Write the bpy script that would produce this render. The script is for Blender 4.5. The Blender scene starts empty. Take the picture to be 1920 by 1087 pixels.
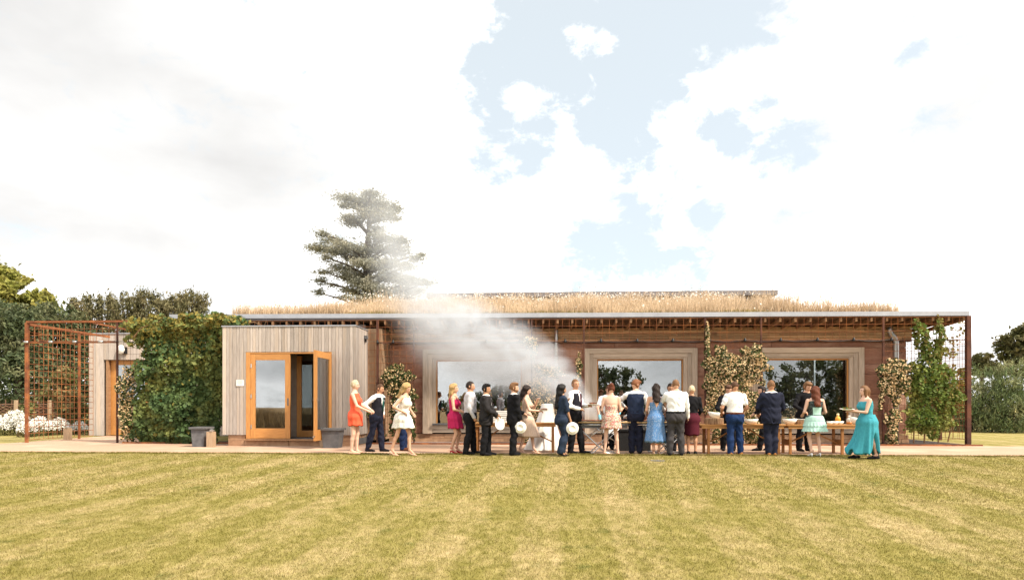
import bpy, math, random
import numpy as np
from mathutils import Vector, Matrix

R = math.radians
rng = np.random.default_rng(11)
random.seed(11)
sc = bpy.context.scene
COL = sc.collection

# ------------------------------------------------------------------ camera
FPX = 1200.0            # focal length in photograph pixels
YAW = 2.9               # the camera is turned a little left of square to the pavilion
CAM_H = 1.2
HORIZON = 760.0
cam_d = bpy.data.cameras.new('camera')
cam = bpy.data.objects.new('camera', cam_d)
COL.objects.link(cam)
cam.location = (0, 0, CAM_H)
cam.rotation_euler = (R(90), 0, R(YAW))
cam_d.sensor_width = 36
cam_d.lens = FPX / 1920 * 36
cam_d.shift_y = (HORIZON - 543.5) / 1920
cam_d.clip_start = 0.1
cam_d.clip_end = 2000
sc.camera = cam
_s, _c = math.sin(R(YAW)), math.cos(R(YAW))


def Xat(px, Y):
    u = (px - 960) / FPX
    return (u * _c - _s) * Y / (u * _s + _c)


def Zat(px, py, Y):
    u = (px - 960) / FPX
    return CAM_H - (py - HORIZON) / FPX * Y / (u * _s + _c)


def pt(px, py, Y):
    return (Xat(px, Y), Y, Zat(px, py, Y))


LAWN_EDGE = 15.6


def lawn_z(Y):
    return -0.032 * (LAWN_EDGE - Y) if Y < LAWN_EDGE else 0.0


def ground_at(px, py):
    """the point of the ground seen at a pixel of the photograph"""
    u = (px - 960) / FPX
    k = (py - HORIZON) / FPX / (u * _s + _c)
    Y = CAM_H / k
    if Y < LAWN_EDGE:
        Y = (CAM_H + 0.032 * LAWN_EDGE) / (k + 0.032)
    return Xat(px, Y), Y, lawn_z(Y)


# ------------------------------------------------------------------ render / exposure
sc.render.engine = 'CYCLES'
sc.cycles.use_denoising = True
sc.cycles.max_bounces = 8
sc.cycles.diffuse_bounces = 3
sc.cycles.glossy_bounces = 4
sc.cycles.transmission_bounces = 4
sc.cycles.transparent_max_bounces = 12
sc.cycles.volume_bounces = 3
sc.cycles.volume_step_rate = 0.5
sc.cycles.caustics_reflective = False
sc.cycles.caustics_refractive = False
sc.view_settings.view_transform = 'Standard'
sc.view_settings.look = 'None'
sc.view_settings.gamma = 1.0
sc.view_settings.exposure = 1.6

# ------------------------------------------------------------------ sun
SUN_EL, SUN_AZ = 48.0, 118.0      # azimuth clockwise from +Y: the sun stands to the right, a little behind the camera
sun_d = bpy.data.lights.new('sun', 'SUN')
sun_d.energy = 2.5
sun_d.angle = R(6)
sun_d.color = (1.0, 0.88, 0.72)
sun = bpy.data.objects.new('sun', sun_d)
COL.objects.link(sun)
sdir = Vector((math.sin(R(SUN_AZ)) * math.cos(R(SUN_EL)), math.cos(R(SUN_AZ)) * math.cos(R(SUN_EL)), math.sin(R(SUN_EL))))
sun.rotation_euler = (-sdir).to_track_quat('-Z', 'Y').to_euler()
sun.location = sdir * 60

# ------------------------------------------------------------------ sky
world = bpy.data.worlds.new('World')
sc.world = world
world.use_nodes = True
wn, wl = world.node_tree.nodes, world.node_tree.links
wn.clear()


def wnode(t, **kw):
    n = wn.new(t)
    for k, v in kw.items():
        setattr(n, k, v)
    return n


w_out = wnode('ShaderNodeOutputWorld')
w_sky = wnode('ShaderNodeTexSky', sky_type='NISHITA', sun_disc=False)
w_sky.sun_elevation = R(SUN_EL)
w_sky.sun_rotation = R(SUN_AZ)
w_sky.air_density = 1.0
w_sky.dust_density = 2.5
bg_sky = wnode('ShaderNodeBackground')
bg_sky.inputs['Strength'].default_value = 0.105
wl.new(w_sky.outputs[0], bg_sky.inputs[0])
bg_cl = wnode('ShaderNodeBackground')
bg_cl.inputs['Strength'].default_value = 1.0
tc = wnode('ShaderNodeTexCoord')


def wmath(op, a, b=None, c=None):
    n = wnode('ShaderNodeMath', operation=op)
    for i, v in enumerate((a, b, c)):
        if v is None:
            continue
        if isinstance(v, (int, float)):
            n.inputs[i].default_value = v
        else:
            wl.new(v, n.inputs[i])
    return n.outputs[0]


def wnoise(scale, detail, rough, off=(0, 0, 0), zs=1.5):
    mp = wnode('ShaderNodeMapping')
    mp.inputs['Location'].default_value = off
    mp.inputs['Scale'].default_value = (1, 1, zs)
    wl.new(tc.outputs['Generated'], mp.inputs[0])
    n = wnode('ShaderNodeTexNoise')
    n.inputs['Scale'].default_value = scale
    n.inputs['Detail'].default_value = detail
    n.inputs['Roughness'].default_value = rough
    n.inputs['Distortion'].default_value = 0.25
    wl.new(mp.outputs[0], n.inputs[0])
    return n.outputs[0]


def sky_dir(px, py):
    u, v = (px - 960) / FPX, (HORIZON - py) / FPX
    d = Vector((u * _c - _s, u * _s + _c, v))
    return d.normalized()


# gaps of blue between the clouds: (pixel, pixel, angular radius in pixels, depth)
gaps = [(1110, 10, 170, .55), (1290, 10, 150, .55), (1010, 60, 100, .48), (1200, 110, 150, .55), (930, 150, 80, .45),
        (1040, 150, 110, .45), (1130, 170, 100, .55), (1300, 90, 80, .45), (975, 245, 85, .50), (935, 300, 55, .42), (1170, 235, 70, .52),
        (1195, 300, 65, .46), (1225, 350, 60, .46), (1325, 205, 70, .40), (1395, 225, 65, .44), (1190, 410, 80, .46),
        (1300, 430, 75, .42), (1120, 485, 85, .44), (1235, 490, 100, .46), (1470, 275, 60, .42), (1690, 90, 45, .17), (1420, 30, 60, .42)]
puffs = [(1085, 78, 34, .34), (1125, 85, 30, .30), (985, 180, 42, .42), (1272, 62, 26, .24), (1075, 205, 40, .30), (1235, 375, 42, .36), (1255, 425, 40, .32), (1240, 245, 50, .30), (1370, 130, 70, .35), (1270, 530, 36, .40), (1205, 540, 30, .36), (370, 390, 120, .2), (270, 430, 90, .2)]


def sky_spots(spots):
    out = None
    for gx, gy, gr, gd in spots:
        dot = wnode('ShaderNodeVectorMath', operation='DOT_PRODUCT')
        wl.new(tc.outputs['Generated'], dot.inputs[0])
        dot.inputs[1].default_value = sky_dir(gx, gy)
        ang = gr / FPX
        mr = wnode('ShaderNodeMapRange', interpolation_type='SMOOTHSTEP')
        mr.inputs['From Min'].default_value = math.cos(ang * 1.3)
        mr.inputs['From Max'].default_value = math.cos(ang * .2)
        mr.inputs['To Min'].default_value = 0
        mr.inputs['To Max'].default_value = gd
        wl.new(dot.outputs['Value'], mr.inputs['Value'])
        out = mr.outputs[0] if out is None else wmath('MAXIMUM', out, mr.outputs[0])
    return out


cov = wmath('ADD', wmath('MULTIPLY', wmath('SUBTRACT', wnoise(3.6, 10, .58), .5), .7), wmath('MULTIPLY', wmath('SUBTRACT', wnoise(13, 10, .66, (3, 1, 7)), .5), 2.1))
cov = wmath('ADD', cov, .77)
cov = wmath('ADD', wmath('SUBTRACT', cov, wmath('MULTIPLY', sky_spots(gaps), 1.38)), wmath('MULTIPLY', sky_spots(puffs), .8))
mk = wnode('ShaderNodeMapRange', interpolation_type='SMOOTHSTEP')
mk.inputs['From Min'].default_value = .22
mk.inputs['From Max'].default_value = .80
wl.new(cov, mk.inputs['Value'])
# clouds are white with broad soft grey undersides
ramp = wnode('ShaderNodeValToRGB')
ramp.color_ramp.elements[0].position = .10
ramp.color_ramp.elements[0].color = (.27, .267, .264, 1)
ramp.color_ramp.elements[1].position = .62
ramp.color_ramp.elements[1].color = (.74, .725, .70, 1)
e_ = ramp.color_ramp.elements.new(.40)
e_.color = (.35, .347, .342, 1)
shade = wmath('ADD', wmath('MULTIPLY', wmath('SUBTRACT', wnoise(2.6, 6, .5, (5.2, 2.4, 1.1), 2.2), .5), 1.5), .62)
shade = wmath('SUBTRACT', shade, sky_spots([(60, 120, 330, .34), (300, 280, 300, .34), (60, 380, 260, .30), (480, 420, 220, .24), (1700, 420, 260, .12)]))
wl.new(shade, ramp.inputs[0])
wl.new(ramp.outputs[0], bg_cl.inputs[0])
# a thin even veil of high cloud over the blue
bg_veil = wnode('ShaderNodeBackground')
bg_veil.inputs[0].default_value = (.305, .32, .305, 1)
mixv = wnode('ShaderNodeMixShader')
mixv.inputs[0].default_value = .72
wl.new(bg_sky.outputs[0], mixv.inputs[1])
wl.new(bg_veil.outputs[0], mixv.inputs[2])
mixw = wnode('ShaderNodeMixShader')
wl.new(mk.outputs[0], mixw.inputs[0])
wl.new(mixv.outputs[0], mixw.inputs[1])
wl.new(bg_cl.outputs[0], mixw.inputs[2])
wl.new(mixw.outputs[0], w_out.inputs[0])

# ------------------------------------------------------------------ materials
MATS = {}


def mat(name, c1, c2=None, scale=8.0, stretch=(1, 1, 1), detail=4, rough=.8, rand=0.0, island=0.0, bump=0.0, bscale=None,
        spec=.3, metal=0.0, transl=0.0, lo=.35, hi=.65, c3=None, c3scale=1.0, c3lo=.5, c3hi=.7):
    """a node material: two colours mixed by stretched noise over world position, optional third in larger patches"""
    m = bpy.data.materials.new(name)
    m.use_nodes = True
    nt = m.node_tree
    n, l = nt.nodes, nt.links
    b = n['Principled BSDF']
    b.inputs['Roughness'].default_value = rough
    b.inputs['Specular IOR Level'].default_value = spec
    b.inputs['Metallic'].default_value = metal
    geo = n.new('ShaderNodeNewGeometry')
    mp = n.new('ShaderNodeMapping')
    mp.inputs['Scale'].default_value = stretch
    l.new(geo.outputs['Position'], mp.inputs[0])
    vec = mp.outputs[0]
    if rand or island:
        # shift the grain from piece to piece
        oi = n.new('ShaderNodeObjectInfo')
        mul = n.new('ShaderNodeMath'); mul.operation = 'MULTIPLY'; mul.inputs[1].default_value = 37.0
        l.new(oi.outputs['Random'], mul.inputs[0])
        ad = n.new('ShaderNodeVectorMath'); ad.operation = 'ADD'
        l.new(vec, ad.inputs[0]); l.new(mul.outputs[0], ad.inputs[1])
        vec = ad.outputs[0]
    c2 = c2 or c1
    nz = n.new('ShaderNodeTexNoise')
    nz.inputs['Scale'].default_value = scale
    nz.inputs['Detail'].default_value = detail
    nz.inputs['Roughness'].default_value = .6
    l.new(vec, nz.inputs[0])
    mr = n.new('ShaderNodeMapRange')
    mr.inputs['From Min'].default_value = lo
    mr.inputs['From Max'].default_value = hi
    l.new(nz.outputs[0], mr.inputs['Value'])
    mx = n.new('ShaderNodeMix'); mx.data_type = 'RGBA'
    mx.inputs['A'].default_value = (*c1, 1)
    mx.inputs['B'].default_value = (*c2, 1)
    l.new(mr.outputs[0], mx.inputs['Factor'])
    col = mx.outputs['Result']
    if c3:
        nz3 = n.new('ShaderNodeTexNoise')
        nz3.inputs['Scale'].default_value = c3scale
        nz3.inputs['Detail'].default_value = 5
        l.new(vec, nz3.inputs[0])
        mr3 = n.new('ShaderNodeMapRange')
        mr3.inputs['From Min'].default_value = c3lo
        mr3.inputs['From Max'].default_value = c3hi
        l.new(nz3.outputs[0], mr3.inputs['Value'])
        mx3 = n.new('ShaderNodeMix'); mx3.data_type = 'RGBA'
        l.new(mr3.outputs[0], mx3.inputs['Factor'])
        l.new(col, mx3.inputs['A'])
        mx3.inputs['B'].default_value = (*c3, 1)
        col = mx3.outputs['Result']
    for amt, src in ((rand, 'o'), (island, 'i')):
        if amt:
            if src == 'o':
                r = n.new('ShaderNodeObjectInfo').outputs['Random']
            else:
                r = geo.outputs['Random Per Island']
            m1 = n.new('ShaderNodeMapRange')
            m1.inputs['To Min'].default_value = 1 - amt
            m1.inputs['To Max'].default_value = 1 + amt
            l.new(r, m1.inputs['Value'])
            h = n.new('ShaderNodeVectorMath'); h.operation = 'SCALE'
            l.new(col, h.inputs[0]); l.new(m1.outputs[0], h.inputs['Scale'])
            col = h.outputs[0]
    l.new(col, b.inputs['Base Color'])
    if bump:
        nb = n.new('ShaderNodeTexNoise')
        nb.inputs['Scale'].default_value = bscale or scale * 2
        nb.inputs['Detail'].default_value = 5
        l.new(vec, nb.inputs[0])
        bp = n.new('ShaderNodeBump')
        bp.inputs['Strength'].default_value = min(1, bump)
        bp.inputs['Distance'].default_value = .02
        l.new(nb.outputs[0], bp.inputs['Height'])
        l.new(bp.outputs[0], b.inputs['Normal'])
    if transl:
        tr = n.new('ShaderNodeBsdfTranslucent')
        l.new(col, tr.inputs[0])
        ms = n.new('ShaderNodeMixShader')
        ms.inputs[0].default_value = transl
        l.new(b.outputs[0], ms.inputs[1]); l.new(tr.outputs[0], ms.inputs[2])
        l.new(ms.outputs[0], n['Material Output'].inputs[0])
    MATS[name] = m
    return m


def leafmat(name, c1, c2, c3=None):
    return mat(name, c1, c2, scale=1.6, island=.35, rough=.6, transl=.3, spec=.25, c3=c3, c3scale=.9, c3lo=.48, c3hi=.66)


mat('warm_board', (.34, .225, .14), (.24, .15, .09), scale=5, stretch=(9, 9, .5), rand=.2, bump=.25, rough=.85)
mat('grey_board', (.455, .405, .365), (.32, .275, .245), scale=5, stretch=(9, 9, .5), rand=.22, bump=.25, rough=.85, c3=(.46, .37, .29), c3scale=.5, c3lo=.5, c3hi=.75)
mat('oak', (.50, .24, .070), (.40, .175, .048), scale=7, stretch=(5, 5, .6), rand=.1, rough=.5, spec=.4)
mat('oak_flat', (.50, .24, .070), (.40, .175, .048), scale=7, stretch=(.6, 5, 5), rand=.1, rough=.5, spec=.4)
mat('band_plank', (.47, .305, .17), (.33, .195, .10), scale=5, stretch=(.5, 6, 9), rand=.38, rough=.8, bump=.15)
mat('surround', (.53, .435, .34), (.39, .31, .235), scale=5, stretch=(7, 7, .5), rand=.14, rough=.8, bump=.2)
mat('surround_flat', (.53, .435, .34), (.39, .31, .235), scale=5, stretch=(.5, 7, 7), rand=.14, rough=.8, bump=.2)
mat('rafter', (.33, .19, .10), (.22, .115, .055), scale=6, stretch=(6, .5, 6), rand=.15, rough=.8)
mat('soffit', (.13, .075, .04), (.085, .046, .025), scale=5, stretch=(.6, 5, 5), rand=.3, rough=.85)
mat('earth', (.375, .190, .125), (.245, .115, .075), scale=2.4, stretch=(.8, 1, 2.0), detail=10, rand=.12, rough=.95, bump=.9, bscale=14,
    c3=(.42, .25, .18), c3scale=1.1, c3lo=.5, c3hi=.68, lo=.3, hi=.7)
mat('plinth', (.42, .26, .155), (.30, .17, .10), scale=6, rand=.16, rough=.9, bump=.4)
mat('fascia', (.40, .41, .44), (.34, .35, .38), scale=3, rough=.42, metal=.55, rand=.04, spec=.5)
mat('galvanised', (.52, .53, .53), (.40, .41, .42), scale=9, rough=.35, metal=.85)
mat('steel', (.62, .61, .60), (.5, .5, .5), scale=9, rough=.25, metal=.9)
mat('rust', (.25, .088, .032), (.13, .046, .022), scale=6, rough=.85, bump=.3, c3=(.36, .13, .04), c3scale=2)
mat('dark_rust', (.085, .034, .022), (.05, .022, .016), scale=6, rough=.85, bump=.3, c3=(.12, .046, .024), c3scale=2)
mat('gravel', (.45, .295, .205), (.32, .205, .14), scale=38, detail=6, rough=.95, bump=.5, bscale=60, c3=(.50, .35, .255), c3scale=.7)
mat('grey_gravel', (.30, .225, .20), (.14, .105, .095), scale=30, detail=5, rough=.95, bump=.9, bscale=40)
mat('soil', (.05, .035, .027), (.025, .018, .014), scale=12, rough=.95, bump=.8)
mat('porch_room', (.30, .235, .19), (.23, .175, .14), scale=3, rough=.8)
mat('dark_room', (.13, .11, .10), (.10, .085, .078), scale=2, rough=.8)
mat('dark_roof', (.20, .185, .19), (.15, .14, .145), scale=3, rough=.7)
mat('slate_grey', (.13, .13, .135), (.085, .085, .09), scale=6, rough=.8, bump=.3)
mat('bollard_wood', (.40, .29, .19), (.30, .21, .135), scale=6, stretch=(6, 6, .6), rough=.85)
mat('black', (.012, .012, .013), rough=.5)
mat('black_matt', (.02, .019, .02), (.012, .012, .012), scale=20, rough=.8)
mat('white', (.78, .77, .74), (.72, .71, .68), scale=4, rough=.6)
mat('white_china', (.78, .77, .72), (.72, .71, .67), scale=3, rough=.25, spec=.5)
mat('table_wood', (.46, .235, .085), (.34, .16, .05), scale=6, stretch=(.7, 5, 5), rand=.12, rough=.55)
mat('table_leg', (.34, .155, .05), (.25, .105, .032), scale=6, stretch=(5, 5, .8), rand=.12, rough=.6)
mat('log', (.40, .26, .15), (.14, .075, .04), scale=14, stretch=(2.2, 2.2, .25), rough=.9, bump=.6, detail=6)
mat('log_end', (.52, .36, .22), (.44, .29, .17), scale=10, rough=.8)
mat('wattle', (.17, .095, .06), (.09, .05, .03), scale=9, stretch=(1, 1, 6), rough=.95, bump=.5)
mat('thatch', (.30, .20, .095), (.21, .135, .06), scale=10, stretch=(2, 2, .6), rough=.95, bump=.6, island=.3)


def glass_mat():
    m = bpy.data.materials.new('window_glass')
    m.use_nodes = True
    n, l = m.node_tree.nodes, m.node_tree.links
    n.remove(n['Principled BSDF'])
    gl = n.new('ShaderNodeBsdfGlossy')
    gl.inputs['Roughness'].default_value = .0
    gl.inputs['Color'].default_value = (.95, .97, 1, 1)
    tr = n.new('ShaderNodeBsdfTransparent')
    tr.inputs['Color'].default_value = (.62, .66, .66, 1)
    fr = n.new('ShaderNodeLayerWeight'); fr.inputs['Blend'].default_value = .28
    mr = n.new('ShaderNodeMapRange')
    mr.inputs['To Min'].default_value = .25
    mr.inputs['To Max'].default_value = .9
    l.new(fr.outputs['Fresnel'], mr.inputs['Value'])
    ms = n.new('ShaderNodeMixShader')
    l.new(mr.outputs[0], ms.inputs[0])
    l.new(tr.outputs[0], ms.inputs[1]); l.new(gl.outputs[0], ms.inputs[2])
    l.new(ms.outputs[0], n['Material Output'].inputs[0])
    MATS['glass'] = m


glass_mat()

# ------------------------------------------------------------------ mesh helpers


def nmesh(name, V, F, smooth=False):
    V = np.asarray(V, dtype=np.float32).reshape(-1, 3)
    F = np.asarray(F, dtype=np.int32)
    me = bpy.data.meshes.new(name)
    me.vertices.add(len(V))
    me.vertices.foreach_set('co', V.ravel())
    k = F.shape[1]
    me.loops.add(F.size)
    me.loops.foreach_set('vertex_index', F.ravel())
    me.polygons.add(len(F))
    me.polygons.foreach_set('loop_start', np.arange(len(F), dtype=np.int32) * k)
    me.polygons.foreach_set('use_smooth', np.full(len(F), bool(smooth), dtype=bool))
    me.update(calc_edges=True)
    return me


class MB:
    """collects quads of boxes, tubes, lathes and sheets for one mesh object"""

    def __init__(self):
        self.V, self.F, self.n = [], [], 0

    def add(self, V, F):
        V = np.asarray(V, float).reshape(-1, 3)
        F = np.asarray(F, int).reshape(-1, 4)
        self.V.append(V); self.F.append(F + self.n); self.n += len(V)
        return self

    def box(self, c, s, rz=0.0, tilt=None):
        x, y, z = np.asarray(s, float) / 2
        V = np.array([(-x, -y, -z), (x, -y, -z), (x, y, -z), (-x, y, -z), (-x, -y, z), (x, -y, z), (x, y, z), (-x, y, z)])
        if tilt is not None:
            V = V @ np.array(tilt).T
        if rz:
            cs, sn = math.cos(rz), math.sin(rz)
            V = V @ np.array([[cs, -sn, 0], [sn, cs, 0], [0, 0, 1]]).T
        F = [(3, 2, 1, 0), (4, 5, 6, 7), (0, 1, 5, 4), (1, 2, 6, 5), (2, 3, 7, 6), (3, 0, 4, 7)]
        return self.add(V + np.asarray(c, float), F)

    def span(self, a, b):
        a, b = np.asarray(a, float), np.asarray(b, float)
        return self.box((a + b) / 2, np.abs(b - a))

    def tube(self, pts, rad, seg=8, flat=1.0):
        pts = np.asarray(pts, float)
        n = len(pts)
        rad = np.full(n, rad, float) if np.isscalar(rad) else np.asarray(rad, float)
        P = np.vstack([pts[:1], pts, pts[-1:]]); Rr = np.concatenate([[1e-4], rad, [1e-4]])
        T = np.gradient(pts, axis=0) if n > 1 else np.array([[0, 0, 1.]])
        T = np.vstack([T[:1], T, T[-1:]])
        T /= np.linalg.norm(T, axis=1)[:, None] + 1e-9
        ref = np.array([0, 0, 1.]) if abs(T[0][2]) < .9 else np.array([1., 0, 0])
        rings = []
        for i in range(len(P)):
            u = np.cross(T[i], ref); u /= np.linalg.norm(u) + 1e-9
            v = np.cross(T[i], u)
            ref = np.cross(u, T[i])
            a = np.arange(seg) / seg * 2 * math.pi
            rings.append(P[i] + Rr[i] * (np.cos(a)[:, None] * u + flat * np.sin(a)[:, None] * v))
        return self.loft(rings)

    def loft(self, rings, closed=True):
        V = np.vstack(rings); s = len(rings[0]); F = []
        for i in range(len(rings) - 1):
            for j in range(s if closed else s - 1):
                k = (j + 1) % s
                F.append((i * s + j, i * s + k, (i + 1) * s + k, (i + 1) * s + j))
        return self.add(V, F)

    def lathe(self, prof, c=(0, 0, 0), seg=16, sx=1.0, sy=1.0):
        a = np.arange(seg) / seg * 2 * math.pi
        return self.loft([np.stack([c[0] + r * np.cos(a) * sx, c[1] + r * np.sin(a) * sy, np.full(seg, c[2] + z)], 1) for r, z in prof])

    def arrays(self):
        return np.vstack(self.V), np.vstack(self.F)

    def mesh(self, name, origin=(0, 0, 0), smooth=False):
        V, F = self.arrays()
        return nmesh(name, V - np.asarray(origin, float), F, smooth)


def link(name, me, material=None, parent=None, loc=None):
    o = bpy.data.objects.new(name, me)
    COL.objects.link(o)
    if material is not None:
        m = MATS[material] if isinstance(material, str) else material
        if me is not None and not me.materials:
            me.materials.append(m)
    if parent is not None:
        o.parent = parent
    if loc is not None:
        o.location = loc
    return o


def tag(o, label=None, cat=None, group=None, kind=None):
    if label: o['label'] = label
    if cat: o['category'] = cat
    if group: o['group'] = group
    if kind: o['kind'] = kind
    return o


ORI = {}


def thing(name, label, cat, loc=(0, 0, 0), group=None, rz=0.0):
    o = link(name, None)
    o.location = loc
    o.rotation_euler = (0, 0, rz)
    ORI[o.name] = tuple(loc)
    return tag(o, label, cat, group)


def origin_of(parent):
    while parent is not None:
        if parent.name in ORI:
            return ORI[parent.name]
        parent = parent.parent
    return (0, 0, 0)


def part(parent, name, mb, material, smooth=False, local=False):
    """a part whose mesh is given in world coordinates (or the thing's own when local)"""
    me = mb.mesh(name, (0, 0, 0) if local else origin_of(parent), smooth)
    return link(name, me, material, parent)


_cubes = {}


def block(parent, name, a, b, material):
    """a box-shaped piece between two world corners; alike pieces share one unit mesh"""
    if material not in _cubes:
        _cubes[material] = MB().box((0, 0, 0), (1, 1, 1)).mesh('unit_block')
        _cubes[material].materials.append(MATS[material])
    a, b = np.asarray(a, float), np.asarray(b, float)
    o = link(name, _cubes[material], None, parent)
    o.location = tuple((a + b) / 2 - np.asarray(origin_of(parent)))
    o.scale = tuple(np.abs(b - a))
    return o


def single(name, mb, material, label, cat, loc, group=None, smooth=False):
    """a thing that is one mesh, its origin at loc"""
    o = link(name, mb.mesh(name, loc, smooth), material, None, loc)
    ORI[o.name] = tuple(loc)
    return tag(o, label, cat, group)


def leaves(pts, size, out=None, bias=.6, aspect=.62, droop=0.0, rg=rng, direction=None):
    """one diamond-shaped leaf per point, facing roughly along out"""
    pts = np.asarray(pts, float); N = len(pts)
    size = np.broadcast_to(np.asarray(size, float), (N,))
    nrm = rg.normal(size=(N, 3))
    if out is not None:
        nrm = nrm * (1 - bias) + np.asarray(out) * bias
    nrm /= np.linalg.norm(nrm, axis=1)[:, None] + 1e-9
    t = rg.normal(size=(N, 3)) if direction is None else np.asarray(direction) + rg.normal(size=(N, 3)) * .35
    t[:, 2] -= droop
    t -= nrm * np.sum(t * nrm, 1)[:, None]
    t /= np.linalg.norm(t, axis=1)[:, None] + 1e-9
    b = np.cross(nrm, t)
    s = size[:, None]
    V = np.stack([pts - t * s * .5, pts + b * s * aspect * .5 + nrm * s * .08, pts + t * s * .5, pts - b * s * aspect * .5 + nrm * s * .08], 1).reshape(-1, 3)
    F = np.arange(N * 4).reshape(N, 4)
    return V, F
# ================================================================== the ground
def lawn_material(name, dry):
    m = bpy.data.materials.new(name)
    m.use_nodes = True
    n, l = m.node_tree.nodes, m.node_tree.links
    b = n['Principled BSDF']
    b.inputs['Roughness'].default_value = .9
    b.inputs['Specular IOR Level'].default_value = .1
    geo = n.new('ShaderNodeNewGeometry')
    sep = n.new('ShaderNodeSeparateXYZ')
    l.new(geo.outputs['Position'], sep.inputs[0])

    def mth(op, a, bb=None, cc=None):
        q = n.new('ShaderNodeMath'); q.operation = op
        for i, v in enumerate((a, bb, cc)):
            if v is None: continue
            if isinstance(v, (int, float)): q.inputs[i].default_value = v
            else: l.new(v, q.inputs[i])
        return q.outputs[0]

    def noise(scale, det, st=(1, 1, 1)):
        mp = n.new('ShaderNodeMapping'); mp.inputs['Scale'].default_value = st
        l.new(geo.outputs['Position'], mp.inputs[0])
        q = n.new('ShaderNodeTexNoise'); q.inputs['Scale'].default_value = scale; q.inputs['Detail'].default_value = det
        q.inputs['Roughness'].default_value = .65
        l.new(mp.outputs[0], q.inputs[0])
        return q.outputs[0]

    def rng_(v, a, bb, c=0, d=1):
        q = n.new('ShaderNodeMapRange'); q.interpolation_type = 'SMOOTHSTEP'
        for k, x in zip(('From Min', 'From Max', 'To Min', 'To Max'), (a, bb, c, d)): q.inputs[k].default_value = x
        l.new(v, q.inputs['Value'])
        return q.outputs[0]

    def mix(f, a, bb):
        q = n.new('ShaderNodeMix'); q.data_type = 'RGBA'
        l.new(f, q.inputs['Factor'])
        for k, v in (('A', a), ('B', bb)):
            if isinstance(v, tuple): q.inputs[k].default_value = (*v, 1)
            else: l.new(v, q.inputs[k])
        return q.outputs['Result']
    # mower stripes run away from the camera, a mower's width each
    s = mth('SUBTRACT', sep.outputs['X'], mth('MULTIPLY', sep.outputs['Y'], .045))
    s = mth('ADD', s, mth('MULTIPLY', mth('SUBTRACT', noise(1.3, 4), .5), .26))
    fr = mth('FRACT', mth('DIVIDE', mth('SUBTRACT', s, .41), 1.05))
    stripe = mth('MULTIPLY', rng_(fr, 0, .06), rng_(fr, .42, .62, 1, 0))
    patch = noise(.75, 5, (1, .8, 1))
    fine = noise(7, 5, (1, .55, 1))
    v = mth('ADD', mth('MULTIPLY', mth('MULTIPLY', stripe, rng_(noise(.28, 2), .36, .64, .6, 1.1)), .115), mth('ADD', mth('MULTIPLY', patch, .62), mth('MULTIPLY', fine, .55)))
    green = mix(rng_(fine, .3, .7), (.172, .150, .036), (.250, .213, .064))
    straw = mix(rng_(noise(14, 4), .3, .7), (.48, .37, .215), (.375, .29, .145))
    c = mix(rng_(v, .49 + dry, 1.06 + dry), green, straw)
    c = mix(rng_(noise(1.9, 4, (1, .8, 1)), .60, .72, 0, .7), c, (.095, .105, .024))
    # the unmown meadow behind the camera is dry and tan
    c = mix(rng_(sep.outputs['Y'], -4, -9), c, mix(rng_(noise(3, 6), .35, .65), (.30, .20, .10), (.21, .14, .065)))
    if dry < 0:
        h = n.new('ShaderNodeMapRange'); h.inputs['To Min'].default_value = .72; h.inputs['To Max'].default_value = 1.3
        l.new(geo.outputs['Random Per Island'], h.inputs['Value'])
        sv = n.new('ShaderNodeVectorMath'); sv.operation = 'SCALE'
        l.new(c, sv.inputs[0]); l.new(h.outputs[0], sv.inputs['Scale'])
        c = sv.outputs[0]
        tr = n.new('ShaderNodeBsdfTranslucent'); l.new(c, tr.inputs[0])
        ms = n.new('ShaderNodeMixShader'); ms.inputs[0].default_value = .35
        l.new(b.outputs[0], ms.inputs[1]); l.new(tr.outputs[0], ms.inputs[2])
        l.new(ms.outputs[0], n['Material Output'].inputs[0])
    else:
        bp = n.new('ShaderNodeBump'); bp.inputs['Strength'].default_value = .6; bp.inputs['Distance'].default_value = .03
        l.new(noise(40, 4, (1, .6, 1)), bp.inputs['Height'])
        l.new(bp.outputs[0], b.inputs['Normal'])
    l.new(c, b.inputs['Base Color'])
    MATS[name] = m


lawn_material('lawn', 0.0)
lawn_material('grass_blade', -0.01)

ys = [-500, -120, -40, -12, -5, 0, 4, 8, 12, LAWN_EDGE, 20, 30, 60, 140, 900]
xs = [-600, -120, -40, -20, -10, 0, 10, 20, 40, 120, 600]
V, F = [], []
for y in ys:
    for x in xs:
        V.append((x, y, max(-.7, lawn_z(y))))
for i in range(len(ys) - 1):
    for j in range(len(xs) - 1):
        k = i * len(xs) + j
        F.append((k, k + 1, k + 1 + len(xs), k + len(xs)))
tag(link('lawn_ground', nmesh('lawn_ground', V, F), 'lawn'), 'wide mown lawn with pale and dark stripes', None, kind='structure')


def blades(n, y0, y1, h, w):
    y = y0 + (y1 - y0) * rng.random(n) ** 1.0
    half = y * .84 + .6
    x = (rng.random(n) * 2 - 1) * half - .05 * y
    z = np.where(y < LAWN_EDGE, -0.032 * (LAWN_EDGE - y), 0)
    a = rng.random(n) * 6.283
    hh = h * (.5 + rng.random(n)); ww = w * (.6 + .8 * rng.random(n))
    d = np.stack([np.cos(a), np.sin(a), 0 * a], 1)
    lean = np.stack([rng.normal(size=n), rng.normal(size=n), 0 * a], 1) * (hh * .5)[:, None]
    p = np.stack([x, y, z - .004], 1)
    V = np.stack([p - d * ww[:, None] / 2, p + d * ww[:, None] / 2, p + lean + np.stack([0 * a, 0 * a, hh], 1)], 1).reshape(-1, 3)
    return V


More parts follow.
